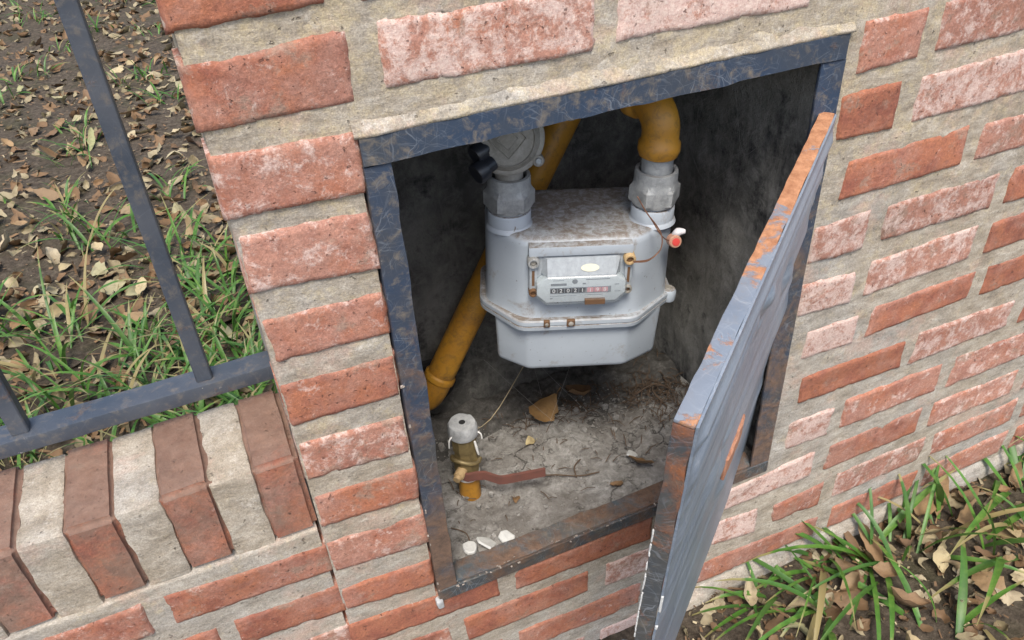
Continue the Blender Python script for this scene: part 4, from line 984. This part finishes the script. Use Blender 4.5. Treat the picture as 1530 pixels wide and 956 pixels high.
flake(.048, .034, .011, 'grey white crumbled plaster lump by the lower left frame corner', seed=8, tilt=.1, h=.004)
flake(.268, .077, .008, 'pale plaster chip behind the curled leaf near the door edge', seed=11, tilt=.3)
def one_leaf(x, y, label, k, s, mat='leafdark', z=.014, rot=(.3, .2, 1.)):
    o = link('fallen_leaf', LM[k].copy(), M[mat], None, (x, y, z)); o.data.materials.clear(); o.data.materials.append(M[mat]); o.rotation_euler = rot; o.scale = (s,) * 3; return tag(o, label, 'leaf')
one_leaf(.204, .176, 'large golden brown curled leaf on the dark cabinet floor behind the valve lever', 5, .8, 'leafgold', .032, (.3, -.15, .5))
one_leaf(.25, .176, 'dark brown crumpled leaf right of the golden leaf on the cabinet floor', 2, .9, 'leafdark', .034, (.2, .3, 2.1))
one_leaf(.269, .058, 'brown curled leaf lying on the cabinet floor near the door edge', 0, .62, 'leafdark', .016, (.6, .1, 2.2))
one_leaf(.172, .15, 'small tan leaf scrap on the cabinet floor between lever and meter', 4, .42, 'leaf', .013, (.2, .2, .3))
one_leaf(.119, .077, 'tiny reddish leaf scrap in front of the valve lever', 4, .36, 'leafdark', .012, (.2, .4, 1.3))
one_leaf(.23, .042, 'small grey brown leaf shred near the sill left of the curled leaf', 2, .4, 'leafdark', .012, (.2, .4, 2.3))
# twigs
def twig(ps, label, r=.0008, mat='twig'):
    o = link('twig', tube_me('twig', ps, r, 5, True, 4, .2), M[mat]); tag(o, label, 'twig')
twig([(.15, .1, .012), (.175, .088, .013), (.2, .075, .012), (.222, .07, .013)], 'thin dark twig lying across the middle of the cabinet floor')
twig([(.195, .075, .012), (.2, .09, .013), (.212, .098, .012)], 'short forked dark twig near the middle of the cabinet floor')
twig([(.04, .07, .012), (.052, .055, .013), (.05, .035, .012)], 'curved dark twig beside the left frame post on the floor')
twig([(.36, .17, .012), (.345, .155, .02), (.35, .13, .012)], 'dark root like twig in the right rear floor corner', .0012)
twig([(.375, .15, .012), (.35, .16, .026), (.325, .165, .014)], 'arching dark twig in the right rear floor corner', .001)
twig([(.1, .2, .012), (.13, .17, .05), (.19, .2, .09)], 'pale straw stalk leaning over the floor behind the valve', .0005, 'straw')
# grit, too fine to count
V = []; F = []; i3 = 0
for _ in range(1500):
    x = random.uniform(.015, .39); y = .03 + .2 * random.random() ** .8
    s = random.uniform(.0004, .0017) * (1.6 if random.random() < .08 else 1); b = len(V); an = random.uniform(0, 6)
    q = [(math.cos(an) * s, math.sin(an) * s, 0), (math.cos(an + 2.1) * s, math.sin(an + 2.1) * s, 0), (math.cos(an + 4.2) * s * 1.6, math.sin(an + 4.2) * s * 1.6, 0), (0, 0, s * 1.2)]
    for p in q: V.append((x + p[0], y + p[1], .0075 + .0025 + p[2]))
    F += [(b, b + 1, b + 3), (b + 1, b + 2, b + 3), (b + 2, b, b + 3)]
o = link('floor_grit', mesh('floor_grit', V, F), M['stone']); o['kind'] = 'stuff'; o['label'] = 'fine grey grit and crumbs scattered over the cabinet floor'
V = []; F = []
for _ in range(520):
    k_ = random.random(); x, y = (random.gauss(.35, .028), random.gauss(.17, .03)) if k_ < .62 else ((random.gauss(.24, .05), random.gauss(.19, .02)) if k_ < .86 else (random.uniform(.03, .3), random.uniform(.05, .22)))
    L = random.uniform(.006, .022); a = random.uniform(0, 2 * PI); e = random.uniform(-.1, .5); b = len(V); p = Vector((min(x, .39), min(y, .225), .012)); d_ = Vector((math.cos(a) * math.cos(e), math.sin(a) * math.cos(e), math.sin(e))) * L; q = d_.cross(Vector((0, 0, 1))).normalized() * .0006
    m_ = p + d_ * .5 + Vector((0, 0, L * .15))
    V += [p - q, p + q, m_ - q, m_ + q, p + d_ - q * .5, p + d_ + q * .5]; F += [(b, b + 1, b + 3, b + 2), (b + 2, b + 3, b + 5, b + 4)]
o = link('root_fibres', mesh('root_fibres', V, F), M['twig']); o['kind'] = 'stuff'; o['label'] = 'tangle of fine dark root fibres on the cabinet floor'  # fine fibres, crowded at the rear partly to deepen the shade
# cement crumbs and chips: a scatter of small flat broken bits
V = []; F = []
for _ in range(130):
    x = random.uniform(.02, .36); y = .035 + .2 * random.random() ** .9; s_ = random.uniform(.0015, .0055) * (1.5 if random.random() < .1 else 1); nn = random.randint(5, 7); b = len(V); h_ = s_ * random.uniform(.18, .4); tx, ty = random.gauss(0, .12), random.gauss(0, .12)
    pts = [(s_ * random.uniform(.55, 1.2) * math.cos(2 * PI * k / nn), s_ * random.uniform(.5, 1.1) * math.sin(2 * PI * k / nn)) for k in range(nn)]
    for zz in (-.002, h_):
        for a_, c_ in pts: V.append((x + a_ * (.9 if zz > 0 else 1), y + c_ * (.9 if zz > 0 else 1), .0075 + zz + a_ * tx + c_ * ty + .001))
    F += [(b + k, b + (k + 1) % nn, b + nn + (k + 1) % nn, b + nn + k) for k in range(nn)] + [tuple(b + nn + k for k in range(nn))]
o = link('cement_crumbs', mesh('cement_crumbs', V, F), M['floor']); o['kind'] = 'stuff'; o['label'] = 'broken cement crumbs scattered over the cabinet floor'
# dark soil layer added at the cabinet rear to stand in for shade
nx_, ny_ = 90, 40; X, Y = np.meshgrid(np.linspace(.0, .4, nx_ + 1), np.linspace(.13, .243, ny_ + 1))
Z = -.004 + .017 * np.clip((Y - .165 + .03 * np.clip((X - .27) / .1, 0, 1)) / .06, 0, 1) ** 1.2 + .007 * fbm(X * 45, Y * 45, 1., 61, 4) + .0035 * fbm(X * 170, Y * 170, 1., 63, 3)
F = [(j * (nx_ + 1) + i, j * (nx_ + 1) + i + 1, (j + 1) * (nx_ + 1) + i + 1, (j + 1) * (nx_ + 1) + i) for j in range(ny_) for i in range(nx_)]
o = link('rear_shade_layer', mesh('rear_shade_layer', np.stack([X, Y, Z + .005], -1).reshape(-1, 3), F, True), M['shade_soil']); o['kind'] = 'stuff'; o['label'] = 'dark dusty layer added along the rear of the cabinet floor to stand in for shade'
# cobweb threads
cw = bmesh.new(); Vs = []; Fs_ = []
def strand(a, b, sag, r=.00014):
    a, b = Vector(a), Vector(b); mid = (a + b) / 2 + Vector((0, 0, -sag)); me_ = tube_me('s', [a, mid, b], r, 4, False, 5); bs = len(Vs)
    Vs.extend([v.co.copy() for v in me_.vertices]); Fs_.extend([tuple(i + bs for i in p.vertices) for p in me_.polygons]); bpy.data.meshes.remove(me_)
for _ in range(7):
    strand((.397, random.uniform(.03, .2), random.uniform(.3, .48)), (random.uniform(.33, .397), random.uniform(.1, .23), random.uniform(.38, .49)), random.uniform(.015, .05))
for _ in range(4):
    strand((random.uniform(.1, .3), random.uniform(.12, .22), .012), (random.uniform(.12, .3), random.uniform(.15, .22), random.uniform(.08, .17)), .004)
cw.free(); o = link('cobweb', mesh('cobweb', Vs, Fs_), M['web']); o['kind'] = 'stuff'; o['label'] = 'thin grey cobweb threads strung across the dark cabinet corners'
